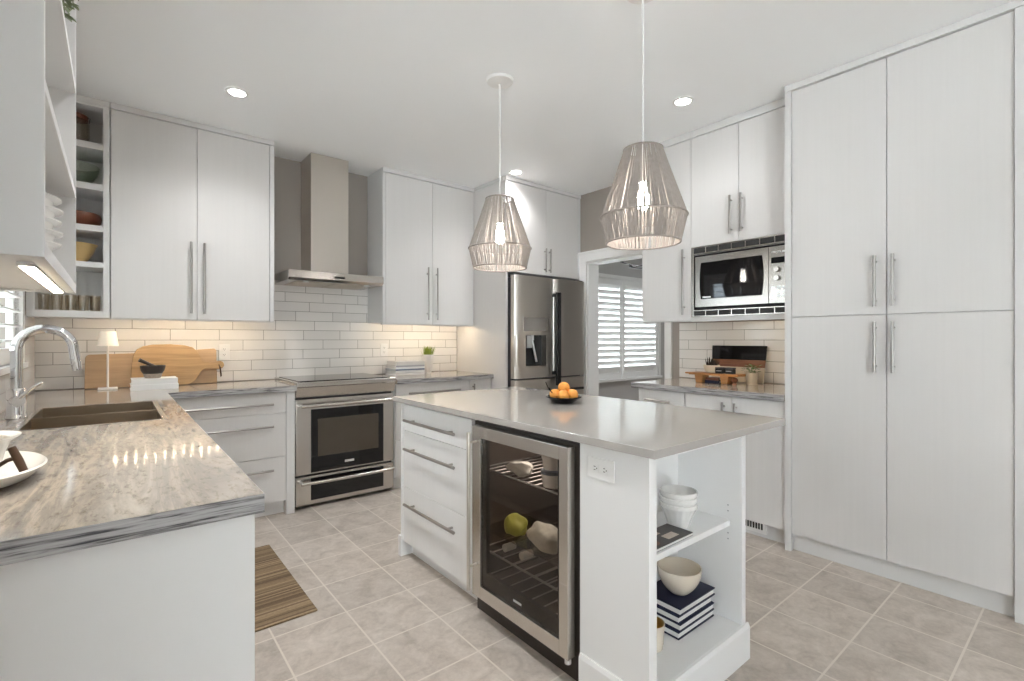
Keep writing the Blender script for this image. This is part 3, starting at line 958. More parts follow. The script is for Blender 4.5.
# contents of the cooler
def tub(c, r, h, label, band=None):
    tt = thing('food_tub', label, 'container', c, 'food kept in the wine cooler')
    obj('tub', MB().lathe([(0, 0), (r * 0.85, 0), (r, h), (r * 0.93, h), (r * 0.8, 0.006), (0, 0.006)], c, 24), 'ceramic', tt, smooth=True)
    obj('lid', MB().lathe([(0, h), (r * 1.05, h), (r * 1.05, h + 0.012), (r * 0.9, h + 0.016), (0, h + 0.016)], c, 24), 'white_plastic' if not band else band, tt, smooth=True)
tub((1.345, 1.395, 0.6595), 0.045, 0.052, 'lower white tub with a dark lid on the wire rack of the wine cooler', 'book_blue')
tub((1.43, 1.335, 0.3856), 0.042, 0.215, 'tall white tub behind the pale grain bag in the wine cooler')
tub((1.345, 1.395, 0.7285), 0.042, 0.042, 'small white tub stacked on the dark lid in the wine cooler')
def pack(name, c, s, material, label, seed):
    rr = random.Random(seed)
    mb = MB().ball(c, 1.0, s, 28, 20)
    waves = [(Vector((rr.uniform(-1, 1), rr.uniform(-1, 1), rr.uniform(-1, 1))).normalized(), rr.uniform(3, 9), rr.uniform(0, 6)) for _ in range(9)]
    for v in mb.bm.verts:
        dv = v.co - Vector(c)
        u = Vector((dv.x / s[0], dv.y / s[1], dv.z / s[2]))
        k = 1 + sum(0.036 * math.sin(q * u.dot(d_) + f_) for d_, q, f_ in waves)
        v.co = Vector(c) + dv * k
        v.co.z = max(v.co.z, c[2] - s[2] * 0.8)
    tag(obj(name, mb, material, smooth=True), label, 'food', 'food kept in the wine cooler')
pack('clear_food_bag', (1.355, 1.605, 0.6595 + 0.026), (0.045, 0.07, 0.032), 'foil', 'crumpled pale food bag on the top rack of the wine cooler', 1)
pack('green_fruit_bag', (1.36, 1.645, 0.3856 + 0.039), (0.045, 0.058, 0.048), 'lemon', 'bag of yellow green fruit on the middle shelf of the wine cooler', 2)
pack('rice_bag', (1.362, 1.455, 0.3856 + 0.044), (0.05, 0.085, 0.055), 'rice_bag', 'slumped bag of pale grain on the middle shelf of the wine cooler', 3)
for k, (yy, zz, dx) in enumerate(((1.66, 0.333, -0.025), (1.552, 0.333, -0.02))):
    lab = ('wine bottle lying with a pale capsule, further from the cooler hinge', 'wine bottle lying with a pale capsule, nearer the cooler hinge')[k]
    bt = thing('wine_bottle', lab, 'bottle', (1.5, yy, zz), 'wine bottles lying in the cooler')
    prof = [(0, 0), (0.036, 0.0), (0.037, 0.17), (0.03, 0.2), (0.015, 0.225), (0.0145, 0.29), (0, 0.29)]
    mb = MB().lathe(prof, (0, 0, 0), 20)
    mb.bm.transform(Matrix.Translation((1.63 + dx, yy, zz)) @ Matrix.Rotation(-PI / 2, 4, 'Y'))
    obj('glass', mb, 'bottle_green', bt, smooth=True)
    mb = MB().cyl((1.625 + dx - 0.235, yy, zz), (1.63 + dx - 0.295, yy, zz), 0.0165)
    obj('capsule', mb, 'foil', bt, smooth=True)

# outlet on the island
def outlet(c, n, horiz, label):
    """c: centre on the wall face; n: outward axis 'x-' or 'y-'"""
    t = thing('wall_outlet', label, 'outlet', c)
    hw, hh = (0.058, 0.036) if horiz else (0.036, 0.058)
    def bx(mb, u0, u1, z0, z1, d0, d1, bev=0.0):
        if n == 'y-':
            mb.box(c[0] + u0, c[0] + u1, c[1] - d1, c[1] - d0, c[2] + z0, c[2] + z1, bev)
        else:
            mb.box(c[0] - d1, c[0] - d0, c[1] + u0, c[1] + u1, c[2] + z0, c[2] + z1, bev)
    mb = MB()
    bx(mb, -hw, hw, -hh, hh, 0.0005, 0.006, 0.002)
    obj('plate', mb, 'white_plastic', t)
    for s in (-1, 1):
        du, dz = (s * 0.021, 0) if horiz else (0, s * 0.021)
        mb = MB()
        bx(mb, du - 0.014, du + 0.014, dz - 0.014, dz + 0.014, 0.006, 0.0075, 0.0015)
        sk = obj('socket', mb, 'white_plastic', t)
        mb = MB()
        for q in (-0.0055, 0.0055):
            if horiz:
                bx(mb, du - 0.001, du + 0.007, dz + q - 0.0012, dz + q + 0.0012, 0.0072, 0.0079)
            else:
                bx(mb, du + q - 0.0012, du + q + 0.0012, dz - 0.001, dz + 0.007, 0.0072, 0.0079)
        if horiz:
            bx(mb, du - 0.008, du - 0.004, dz - 0.002, dz + 0.002, 0.0072, 0.0079)
        else:
            bx(mb, du - 0.002, du + 0.002, dz - 0.008, dz - 0.004, 0.0072, 0.0079)
        obj('slot', mb, 'slot_dark', sk)
outlet((XI, 1.085, 0.803), 'x-', True, 'white double outlet on the island side panel by the wine cooler')
outlet((0.645, YW - 0.010, 1.142), 'y-', False, 'white outlet on the tile just past the cutting boards')
outlet((1.945, YW - 0.010, 1.14), 'y-', False, 'white outlet on the tile above the magazine stack')

# ------------------------------------------------------------------ range
t = thing('range_oven', 'stainless slide-in electric range with black oven window', 'oven', (1.38, 3.98, 0))
RX0, RX1 = 1.0005, 1.7655
obj('body', MB().box(RX0 - 0.002 + 0.004, RX1, 3.742, 4.28, 0.03, 0.905), 'charcoal', t)
mb = MB()
for x in (1.04, 1.73):
    for y in (3.79, 4.23):
        mb.cyl((x, y, 0.0), (x, y, 0.03), 0.018)
obj('leveling_foot', mb, 'black', t)
mb = MB().prism([(3.662, 0.931), (3.656, 0.925), (3.656, 0.898), (3.664, 0.890), (3.690, 0.818), (3.742, 0.818), (3.742, 0.931)], RX1 - RX0,
                lambda y, z, q: (RX0 + q, y, z))
mb.box(RX0, RX1, 3.742, 4.283, 0.9055, 0.931)
obj('control_panel', mb, 'steel', t, bevel=0.002)
obj('cooktop', MB().box(RX0 + 0.03, RX1 - 0.03, 3.70, 4.262, 0.9312, 0.936, 0.001), 'black_glass', t)
dr = obj('oven_door', MB().box(RX0 + 0.004, RX1 - 0.004, 3.695, 3.7415, 0.252, 0.802, 0.003), 'steel', t)
obj('door_glass', MB().box(1.110, 1.672, 3.690, 3.6949, 0.262, 0.725, 0.002), 'black_glass', dr)
obj('oven_window', MB().box(1.157, 1.629, 3.6885, 3.6899, 0.376, 0.652), 'oven_glass', dr)
obj('badge', MB().box(1.358, 1.430, 3.6885, 3.6899, 0.303, 0.320), 'badge', dr)
mb = MB()
pts = [(1.03 + 0.71 * k / 12, 3.648 - 0.012 * math.sin(PI * k / 12), 0.757) for k in range(13)]
mb.tube(pts, 0.0125, 14)
for x in (1.045, 1.725):
    mb.cyl((x, 3.694, 0.757), (x, 3.648, 0.757), 0.010)
obj('handle', mb, 'steel', dr, smooth=True)
dw = obj('warming_drawer', MB().box(RX0 + 0.004, RX1 - 0.004, 3.695, 3.7415, 0.030, 0.238, 0.003), 'steel', t)
obj('door_glass', MB().box(1.110, 1.672, 3.690, 3.6949, 0.060, 0.222, 0.002), 'black_glass', dw)
mb = MB()
pts = [(1.03 + 0.71 * k / 12, 3.648 - 0.012 * math.sin(PI * k / 12), 0.198) for k in range(13)]
mb.tube(pts, 0.0125, 14)
for x in (1.045, 1.725):
    mb.cyl((x, 3.694, 0.198), (x, 3.648, 0.198), 0.010)
obj('handle', mb, 'steel', dw, smooth=True)

# ------------------------------------------------------------------ range hood
t = thing('range_hood', 'stainless chimney range hood over the range', 'range hood', (1.353, 4.2, 1.685))
mb = MB()
mb.prism([(3.80, 1.700), (3.80, 1.757), (3.86, 1.757), (YW - 0.0115, 1.757), (YW - 0.0115, 1.683), (3.83, 1.683)], 0.74, lambda y, z, q: (0.983 + q, y, z))
obj('canopy', mb, 'steel', t, bevel=0.002)
obj('chimney', MB().box(1.206, 1.508, 4.014, YW - 0.0115, 1.7575, ZC - 0.002, 0.002), 'steel_v', t)
obj('control_display', MB().box(1.319, 1.399, 3.7985, 3.7998, 1.713, 1.728), 'dark_steel', t)
obj('filter', MB().box(1.06, 1.35, 3.88, 4.24, 1.6805, 1.6828).box(1.36, 1.65, 3.88, 4.24, 1.6805, 1.6828), 'sink_steel', t)
for x in (1.12, 1.60):
    obj('hood_lamp', MB().cyl((x, 3.855, 1.6828), (x, 3.855, 1.675), 0.022), 'badge', t, smooth=True)

# ------------------------------------------------------------------ refrigerator
t = thing('refrigerator', 'stainless french-door refrigerator with water dispenser', 'refrigerator', (3.24, 3.8, 0))
obj('housing', MB().box(2.790, 3.696, 3.432, 4.22, 0.03, 1.805), 'charcoal', t)
obj('toe_grille', MB().box(2.80, 3.69, 3.44, 3.50, 0.0, 0.03), 'black', t)
FRY, FRB = 3.352, 3.430
def bulge(x, a, b):
    u = (x - a) / (b - a) * 2 - 1
    e = max(0.0, abs(u) - 0.9) / 0.1
    return FRY + 0.010 * u * u + 0.022 * e * e
def slab(mb, x0, x1, z0, z1, a, b, n=14):
    xs = [x0 + (x1 - x0) * k / n for k in range(n + 1)]
    out = [(x, bulge(x, a, b)) for x in xs] + [(x1, FRB), (x0, FRB)]
    mb.prism(out, z1 - z0, lambda x, y, q: (x, y, z0 + q))
A0, A1, B0, B1 = 2.781, 3.259, 3.265, 3.708
mb = MB()
DX0, DX1, DZ0, DZ1 = 2.895, 3.150, 0.992, 1.279
slab(mb, A0, A1, 0.882, DZ0, A0, A1)
slab(mb, A0, A1, DZ1, 1.822, A0, A1)
slab(mb, A0, DX0, DZ0, DZ1, A0, A1, 8)
slab(mb, DX1, A1, DZ0, DZ1, A0, A1, 8)
dl = obj('door', mb, 'steel_v', t, smooth=True)
mb = MB()
mb.box(DX0, DX1, FRB - 0.012, FRB - 0.002, DZ0, DZ1)
obj('dispenser_recess', mb, 'dark_steel', dl)
mb = MB().box(DX0 + 0.03, DX0 + 0.10, FRY + 0.022, FRB - 0.013, 1.16, DZ1 - 0.004, 0.004)
mb.cyl((3.01, FRY + 0.04, DZ1 - 0.001), (3.01, FRY + 0.04, 1.23), 0.014)
mb.tube([(3.01, FRY + 0.045, 1.235), (3.03, FRY + 0.04, 1.14), (3.055, FRY + 0.035, 1.03)], 0.011, 10)
obj('dispenser_lever', mb, 'badge', dl, smooth=True)
obj('dispenser_panel', MB().box(2.87, 3.165, FRY - 0.0015, FRY + 0.006, 1.315, 1.44, 0.001), 'steel', dl)
mb = MB()
slab(mb, B0, B1, 0.882, 1.822, B0, B1)
dr_ = obj('door', mb, 'steel_v', t, smooth=True)
mb = MB()
slab(mb, A0, B1, 0.075, 0.866, A0, B1, 24)
fz = obj('freezer_drawer', mb, 'steel_v', t, smooth=True)
for par, x in ((dl, 3.248), (dr_, 3.277)):
    mb = MB().box(x - 0.0125, x + 0.0125, 3.292, 3.318, 0.800, 1.685, 0.006)
    mb.box(x - 0.009, x + 0.009, 3.318, 3.366, 0.905, 0.935).box(x - 0.009, x + 0.009, 3.318, 3.366, 1.645, 1.675)
    obj('handle', mb, 'dark_steel', par, smooth=True)  # dark reflection in the chrome is put into the handle colour
mb = MB().box(2.87, 3.61, 3.296, 3.316, 0.745, 0.77, 0.006)
mb.box(2.89, 2.92, 3.316, 3.362, 0.75, 0.766).box(3.56, 3.59, 3.316, 3.362, 0.75, 0.766)
obj('handle', mb, 'dark_steel', fz, smooth=True)
obj('hinge_cover', MB().box(2.79, 2.86, 3.39, 3.47, 1.8225, 1.834, 0.003).box(3.62, 3.69, 3.39, 3.47, 1.8225, 1.834, 0.003), 'charcoal', t)

# ------------------------------------------------------------------ microwave
t = thing('microwave', 'stainless built-in microwave with slotted trim frame', 'microwave', (3.45, 1.55, 1.4005))
my0, my1 = 1.2165, 1.890
XM = XU - 0.004
mb = MB()
mb.box(XM, XM + 0.012, my0, my1, 1.4005, 1.4475).box(XM, XM + 0.012, my0, my1, 1.838, 1.8935)
mb.box(XM, XM + 0.012, my1 - 0.022, my1, 1.4475, 1.838).box(XM, XM + 0.012, my0, my0 + 0.01, 1.4475, 1.838)
obj('trim_frame', mb, 'steel_y', t, bevel=0.001)
mb, m2 = MB(), MB()
n = 7
for k in range(n):
    a = my0 + 0.016 + k * (my1 - my0 - 0.03) / n
    b = a + (my1 - my0 - 0.03) / n - 0.007
    mb.box(XM - 0.0006, XM + 0.0002, a, b, 1.4075, 1.4405)
    m2.box(XM - 0.0006, XM + 0.0002, a, b, 1.849, 1.886)
obj('lower_vent', mb, 'slot_dark', t)
obj('upper_vent', m2, 'slot_dark', t)
obj('housing', MB().box(XM + 0.0125, 3.66, my0 + 0.02, my1 - 0.02, 1.448, 1.836), 'black', t)
fy0, fy1, fz0, fz1 = 1.232, 1.853, 1.466, 1.821
wy0, wy1, wz0, wz1 = 1.393, 1.808, 1.522, 1.776
mb = MB().box(XM - 0.012, XM + 0.012, 1.3535, fy1, fz0, fz1, 0.002)
md = obj('door', mb, 'steel_y', t)
mid = (wz0 + wz1) / 2
out = []
for k in range(9):
    z = wz0 + (wz1 - wz0) * k / 8
    out.append((wy1 + 0.010 * (1 - ((z - mid) / (wz1 - mid)) ** 2), z))
for k in range(9):
    z = wz1 - (wz1 - wz0) * k / 8
    out.append((wy0 - 0.010 * (1 - ((z - mid) / (wz1 - mid)) ** 2), z))
obj('window', MB().prism(out, 0.002, lambda y, z, q: (XM - 0.0145 + q, y, z)), 'black_glass', md)
obj('badge', MB().box(XM - 0.0152, XM - 0.0146, 1.735, 1.795, 1.529, 1.539), 'badge', md)
obj('control_panel', MB().box(XM - 0.012, XM + 0.012, fy0, 1.3515, fz0, fz1, 0.002), 'steel_y', t)
obj('display', MB().box(XM - 0.0128, XM - 0.0121, 1.246, 1.336, 1.716, 1.752), 'display', t)
for z in (1.676, 1.622):
    obj('knob', MB().cyl((XM - 0.0121, 1.300, z), (XM - 0.034, 1.300, z), 0.017, 0.0155, 24), 'steel', t, smooth=True)
mb = MB()
for r_ in range(3):
    for c_ in range(3):
        mb.box(XM - 0.0128, XM - 0.0121, 1.25 + c_ * 0.031, 1.272 + c_ * 0.031, 1.555 - r_ * 0.026, 1.571 - r_ * 0.026)
for c_ in range(3):
    mb.box(XM - 0.0128, XM - 0.0121, 1.25 + c_ * 0.031, 1.272 + c_ * 0.031, 1.78, 1.79)
obj('buttons', mb, 'badge', t)

# ------------------------------------------------------------------ sink and faucet
t = thing('kitchen_sink', 'double-bowl stainless sink set in the peninsula worktop', 'sink', (-0.06, 2.82, 0.7))
mb = MB()
zb, zt = 0.716, ZK + 0.0022
def bowl(x0, x1, y0, y1):
    mb.box(x0, x1, y0, y1, zb - 0.004, zb)
    mb.box(x0 - 0.004, x0, y0 - 0.004, y1 + 0.004, zb, zt - 0.001).box(x1, x1 + 0.004, y0 - 0.004, y1 + 0.004, zb, zt - 0.001)
    mb.box(x0, x1, y0 - 0.004, y0, zb, zt - 0.001).box(x0, x1, y1, y1 + 0.004, zb, zt - 0.001)
g = 0.006
ym = 2.795
bowl(SX0 + g, SX1 - g, SY0 + g, ym - 0.012)
bowl(SX0 + g, SX1 - g, ym + 0.012, SY1 - g)
obj('basin', mb, 'sink_steel', t)
mb = MB()
mb.box(SX0 - 0.012, SX1 + 0.012, SY0 - 0.012, SY0 + 0.007, ZK + 0.0003, zt).box(SX0 - 0.012, SX1 + 0.012, SY1 - 0.007, SY1 + 0.012, ZK + 0.0003, zt)
mb.box(SX0 - 0.012, SX0 + 0.007, SY0 + 0.007, SY1 - 0.007, ZK + 0.0003, zt).box(SX1 - 0.007, SX1 + 0.012, SY0 + 0.007, SY1 - 0.007, ZK + 0.0003, zt)
mb.box(SX0 + 0.007, SX1 - 0.007, ym - 0.011, ym + 0.011, ZK - 0.004, zt - 0.003)
obj('rim', mb, 'steel', t, bevel=0.001)
for yy in (2.62, 2.99):
    obj('drain', MB().lathe([(0, 0), (0.04, 0), (0.042, 0.003), (0.03, 0.004), (0.028, 0.002), (0, 0.002)], (-0.06, yy, zb + 0.0002), 24), 'chrome', t, smooth=True)

t = thing('kitchen_faucet', 'tall chrome gooseneck faucet behind the sink', 'faucet', (-0.318, 2.85, ZK))
fx, fy = -0.318, 2.85
mb = MB().lathe([(0, 0), (0.034, 0), (0.034, 0.006), (0.032, 0.012), (0.030, 0.02), (0.030, 0.115), (0.026, 0.125), (0.0, 0.125)], (fx, fy, ZK + 0.0004), 28)
obj('body', mb, 'chrome', t, smooth=True)
r_a = 0.088
zc = 1.198
pts = [(fx, fy, ZK + 0.12), (fx, fy, zc - 0.05)] + [(fx + r_a - r_a * math.cos(a), fy - 0.0, zc + r_a * math.sin(a)) for a in [PI * k / 20 for k in range(21)]]
pts.append((fx + 2 * r_a + 0.004, fy, zc - 0.03))
obj('neck', MB().tube(pts, 0.019, 18), 'chrome', t, smooth=True)
mb = MB().tube([(fx + 2 * r_a + 0.004, fy, zc - 0.028), (fx + 2 * r_a + 0.007, fy, zc - 0.05), (fx + 2 * r_a + 0.012, fy, zc - 0.092)], [0.0195, 0.0205, 0.018], 18)
obj('spray_head', mb, 'chrome', t, smooth=True)
mb = MB().cyl((fx, fy - 0.02, ZK + 0.075), (fx + 0.012, fy - 0.062, ZK + 0.075), 0.021, seg=20)
mb.tube([(fx + 0.012, fy - 0.055, ZK + 0.085), (fx + 0.06, fy - 0.075, ZK + 0.135), (fx + 0.085, fy - 0.08, ZK + 0.15)], [0.006, 0.0055, 0.005], 10)
obj('lever', mb, 'chrome', t, smooth=True)

# ------------------------------------------------------------------ lights of the room, with added unseen ones
def downlight(c, label):
    t = thing('ceiling_downlight', label, 'ceiling light', (c[0], c[1], ZC - 0.006), 'recessed ceiling downlights')
    z = ZC - 0.0015
    obj('trim_ring', MB().lathe([(0.046, -0.006), (0.058, -0.006), (0.062, 0.0), (0.044, 0.0), (0.046, -0.006)], (c[0], c[1], z), 32), 'white_plastic', t, smooth=True)
    obj('lens', MB().lathe([(0, -0.002), (0.0455, -0.002), (0.0455, -0.0005), (0, -0.0005)], (c[0], c[1], z), 28), 'downlight_glow', t)
    ld = bpy.data.lights.new('downlight_lamp', 'SPOT')
    ld.energy = 12.5
    ld.spot_size = math.radians(140)
    ld.spot_blend = 1.0
    ld.shadow_soft_size = 0.04
    ld.color = (0.96, 0.965, 0.96)
    lo = bpy.data.objects.new('downlight_lamp', ld)
    COL.objects.link(lo)
    lo.parent = t
    lo.location = (0, 0, -0.012)
    return t
d0 = downlight((0.567, 3.321), 'recessed downlight in front of the two-door cabinet left of the hood')
dm = dup(d0, (2.752, 1.684, ZC - 0.006), 'recessed downlight near the microwave cabinet behind the near pendant')
for c_ in dm.children:
    if c_.type == 'LIGHT':
        c_.data = c_.data.copy()
        c_.data.energy = 3.5
dup(d0, (2.768, 3.341, ZC - 0.006), 'recessed downlight close to the refrigerator cabinet behind the far pendant')
for x_, y_, lb_ in ((0.567, 1.684, 'added unseen downlight over the peninsula end'),  # unseen downlights added to brighten the kitchen and the next room
                     (1.66, -1.5, 'added unseen downlight of the open room behind the island'),
                    (5.4, 1.6, 'added unseen downlight of the next room away from its window'), (4.7, 2.9, 'added unseen downlight of the next room by the doorway'), (5.9, 2.9, 'added unseen downlight of the next room by the shuttered window')):
    dn = dup(d0, (x_, y_, ZC - 0.006), lb_)
    if 'peninsula end' in lb_:
        for c_ in dn.children:
            if c_.type == 'LIGHT':
                c_.data = c_.data.copy()
                c_.data.energy = 22.0

def pendant(cx, cy, label):
    t = thing('pendant_lamp', label, 'pendant lamp', (cx, cy, 1.650), 'taupe string pendants over the island')
    rr = random.Random(11)
    H1, H2, H3 = 1.652, 1.762, 2.047
    r1, r2, r3 = 0.153, 0.178, 0.080
    mb = MB()
    N = 340
    ang = []
    k = 0
    while k < N:                       # strands in clumps with gaps between
        a = 2 * PI * k / N
        ang.append(a + rr.uniform(-0.012, 0.012))
        k += 1
        if rr.random() < 0.13:
            k += rr.choice((1, 2, 2, 3))
    for a in ang:
        a2 = a + rr.uniform(-0.05, 0.05)
        p = [(r2 * math.cos(a), r2 * math.sin(a), H2), (r3 * math.cos(a2), r3 * math.sin(a2), H3)]
        mid_ = tuple((p[0][i] + p[1][i]) / 2 * (1.0 if i == 2 else 0.992) for i in range(3))
        mb.tube([(cx + q[0], cy + q[1], q[2]) for q in (p[0], mid_, p[1])], [0.0026, 0.0023, 0.0018], 4, False)
    for k in range(270):
        if rr.random() < 0.12:
            continue
        a = 2 * PI * k / 270 + rr.uniform(-0.02, 0.02)
        a2 = a + rr.uniform(-0.05, 0.05)
        mb.tube([(cx + r2 * math.cos(a), cy + r2 * math.sin(a), H2), (cx + r1 * math.cos(a2), cy + r1 * math.sin(a2), H1)], 0.0024, 4, False)
    obj('shade_strings', mb, 'string', t)
    for (r, z, q) in ((r1, H1, 0.0038), (r2 + 0.0015, H2, 0.0042), (r3, H3, 0.0045)):
        mb = MB()
        pts = [(cx + r * math.cos(2 * PI * k / 48), cy + r * math.sin(2 * PI * k / 48), z) for k in range(49)]
        mb.tube(pts, q, 8, False)
        obj('wire_hoop', mb, 'string', t, smooth=True)
    mb = MB()
    for k in range(3):
        a = 2 * PI * k / 3 + 0.4
        mb.cyl((cx, cy, H3 - 0.01), (cx + r3 * math.cos(a), cy + r3 * math.sin(a), H3), 0.0022, seg=6)
    mb.cyl((cx, cy, H3 - 0.14), (cx, cy, H3 + 0.012), 0.018, seg=20)
    obj('lamp_holder', mb, 'cord', t, smooth=True)
    mb = MB().lathe([(0, -0.118), (0.016, -0.113), (0.027, -0.095), (0.030, -0.078), (0.024, -0.05), (0.015, -0.028), (0.013, 0.0), (0, 0)], (cx, cy, H3 - 0.141), 20)
    obj('bulb', mb, 'bulb_glow', t, smooth=True)
    obj('cable', MB().cyl((cx, cy, H3 + 0.012), (cx, cy, ZC - 0.022), 0.0034, seg=10), 'cord', t, smooth=True)
    mb = MB().lathe([(0, -0.026), (0.024, -0.026), (0.074, -0.014), (0.080, -0.0015), (0, -0.0015)], (cx, cy, ZC), 32)
    mb.cyl((cx, cy, ZC - 0.034), (cx, cy, ZC - 0.022), 0.008)
    obj('ceiling_canopy', mb, 'white_plastic', t, smooth=True)
    return t
p0 = pendant(1.713, 2.212, 'string pendant over the far end of the island')
dup(p0, (1.740, 1.2525, 1.650), 'string pendant over the near end of the island', rotz=1.9)

def led_strip(a0, a1, p, z, axis, label, cont=False):
    c = ((a0 + a1) / 2, p, z) if axis == 'X' else (p, (a0 + a1) / 2, z)
    t = thing('under_cabinet_light', label, 'light', c, 'warm light strips under the cabinets')
    def bx(mb, u0, u1, n0, n1, z0, z1):
        if axis == 'X':
            mb.box(u0, u1, p + n0, p + n1, z0, z1)
        else:
            mb.box(p + n0, p + n1, u0, u1, z0, z1)
    mb = MB()
    bx(mb, a0, a1, -0.012, 0.012, z, z + 0.008)
    obj('housing', mb, 'white_plastic', t)
    mb = MB()
    if cont:
        bx(mb, a0 + 0.01, a1 - 0.01, -0.009, 0.009, z - 0.002, z - 0.0001)
        obj('diffuser', mb, 'strip_glow', t)
    else:
        n = max(2, int((a1 - a0) / 0.052))
        for k in range(n):
            u = a0 + (k + 0.5) * (a1 - a0) / n
            bx(mb, u - 0.006, u + 0.006, -0.006, 0.006, z - 0.002, z - 0.0001)
        obj('led_diodes', mb, 'led_glow', t)
    return t
led_strip(-0.34, 0.86, 4.06, 1.3782, 'X', 'warm light strip under the cabinet above the cutting boards')
led_strip(1.85, 2.70, 4.06, 1.3782, 'X', 'warm light strip under the cabinet above the grass pot')
led_strip(1.28, 1.88, 3.245, 1.3780, 'Y', 'warm light strip under the microwave cabinet')
led_strip(1.20, 1.83, -0.122, 1.3708, 'Y', 'warm bright light bar under the open shelf box', cont=True)

# ------------------------------------------------------------------ rug
t = thing('kitchen_rug', 'brown striped woven rug on the floor by the peninsula', 'rug', (0.48, 2.73, 0))
mb = MB().box(0.26, 0.715, 2.282, 3.188, 0.0005, 0.009, 0.003)
obj('woven_mat', mb, 'woven_stripe', t)

# ------------------------------------------------------------------ cutting boards corner
def board(name, outline, y0, lean, th, material, label, hole=None, zlift=0.0):
    zb_ = ZK + 0.0006
    c, s = math.cos(lean), math.sin(lean)
    fn = lambda x, h, q: (x, y0 + h * s + q * c, zb_ + th * s + h * c - q * s)
    t = thing(name, label, 'cutting board', (sum(p[0] for p in outline) / len(outline), y0, ZK))
    obj('board', MB().prism(outline, th, fn), material, t, bevel=0.003)
    return t, fn
def arc(cx, cz, r, a0, a1, n=7):
    return [(cx + r * math.cos(math.radians(a0 + (a1 - a0) * k / n)), cz + r * math.sin(math.radians(a0 + (a1 - a0) * k / n))) for k in range(n + 1)]
o1 = [(-0.158, 0.0), (0.30, 0.0), (0.30, 0.235)] + arc(-0.128, 0.198, 0.028, 90, 180)
board('cutting_board', o1, 4.205, 0.16, 0.018, 'pale_board', 'pale rectangular cutting board behind the small white lamp')
o2 = [(0.30, 0.0), (0.588, 0.0), (0.588, 0.245), (0.575, 0.258), (0.30, 0.240)]
board('cutting_board', o2, 4.212, 0.15, 0.018, 'pale_board', 'pale cutting board showing behind the paddle handle')
o3 = [(0.085, 0.0), (0.405, 0.0), (0.44, 0.018), (0.466, 0.055), (0.482, 0.085), (0.505, 0.108), (0.535, 0.112), (0.585, 0.104)]
o3 += arc(0.600, 0.134, 0.030, -75, 80)
o3 += [(0.57, 0.160), (0.51, 0.158), (0.49, 0.168), (0.478, 0.20), (0.463, 0.235), (0.435, 0.267), (0.39, 0.282), (0.30, 0.292), (0.20, 0.290), (0.145, 0.278), (0.11, 0.255), (0.092, 0.215), (0.083, 0.15), (0.078, 0.06)]
pb, fn = board('paddle_board', o3, 4.170, 0.14, 0.020, 'oak_board', 'large rounded oak paddle board leaning behind the mortar')
pts = [fn(0.598, 0.134, 0.01), fn(0.596, 0.136, -0.006), fn(0.602, 0.10, -0.006), fn(0.606, 0.045, -0.005), fn(0.610, 0.05, -0.008), fn(0.604, 0.12, -0.008)]
obj('leather_loop', MB().tube(pts, 0.003, 8), 'leather', pb, smooth=True)

def book(name, x0, x1, y0, y1, z0, th, cover, label, group, spine='y-', cat='book', pages='paper', ct=0.003):
    t = thing(name, label, cat, ((x0 + x1) / 2, (y0 + y1) / 2, z0), group)
    mb = MB().box(x0, x1, y0, y1, z0, z0 + ct).box(x0, x1, y0, y1, z0 + th - ct, z0 + th)
    if spine == 'y-':
        mb.box(x0, x1, y0, y0 + ct, z0 + ct, z0 + th - ct)
        pg = (x0 + 0.004, x1 - 0.004, y0 + ct, y1 - 0.004)
    elif spine == 'x-':
        mb.box(x0, x0 + ct, y0, y1, z0 + ct, z0 + th - ct)
        pg = (x0 + ct, x1 - 0.004, y0 + 0.004, y1 - 0.004)
    else:
        mb.box(x0, x1, y1 - ct, y1, z0 + ct, z0 + th - ct)
        pg = (x0 + 0.004, x1 - 0.004, y0 + 0.004, y1 - ct)
    obj('cover', mb, cover, t)
    obj('pages', MB().box(*pg, z0 + ct + 0.0002, z0 + th - ct - 0.0002), pages, t)
    return t
zz = ZK + 0.0006
book('cookbook', 0.072, 0.324, 3.90, 4.10, zz, 0.034, 'book_white', 'lower white cookbook under the stone mortar', 'white cookbooks under the mortar')
book('cookbook', 0.076, 0.320, 3.905, 4.098, zz + 0.0345, 0.036, 'book_white', 'upper white cookbook with the stone mortar on it', 'white cookbooks under the mortar')
mz = zz + 0.0345 + 0.0365
t = thing('stone_mortar', 'dark stone mortar on the white cookbooks', 'mortar', (0.19, 3.985, mz))
obj('foot', MB().lathe([(0, 0), (0.040, 0), (0.046, 0.006), (0.052, 0.030), (0, 0.030)], (0.19, 3.985, mz), 28), 'granite_pale', t, smooth=True)
obj('bowl', MB().lathe([(0, 0.0302), (0.053, 0.0302), (0.064, 0.05), (0.069, 0.082), (0.063, 0.083), (0.056, 0.055), (0.03, 0.042), (0, 0.040)], (0.19, 3.985, mz), 28), 'granite_dark', t, smooth=True)
mb = MB().tube([(0.215, 3.985, mz + 0.062), (0.17, 3.975, mz + 0.092), (0.118, 3.962, mz + 0.122)], [0.016, 0.010, 0.0125], 14)
tag(obj('stone_pestle', mb, 'granite_dark', smooth=True), 'dark stone pestle leaning out of the mortar', 'pestle')

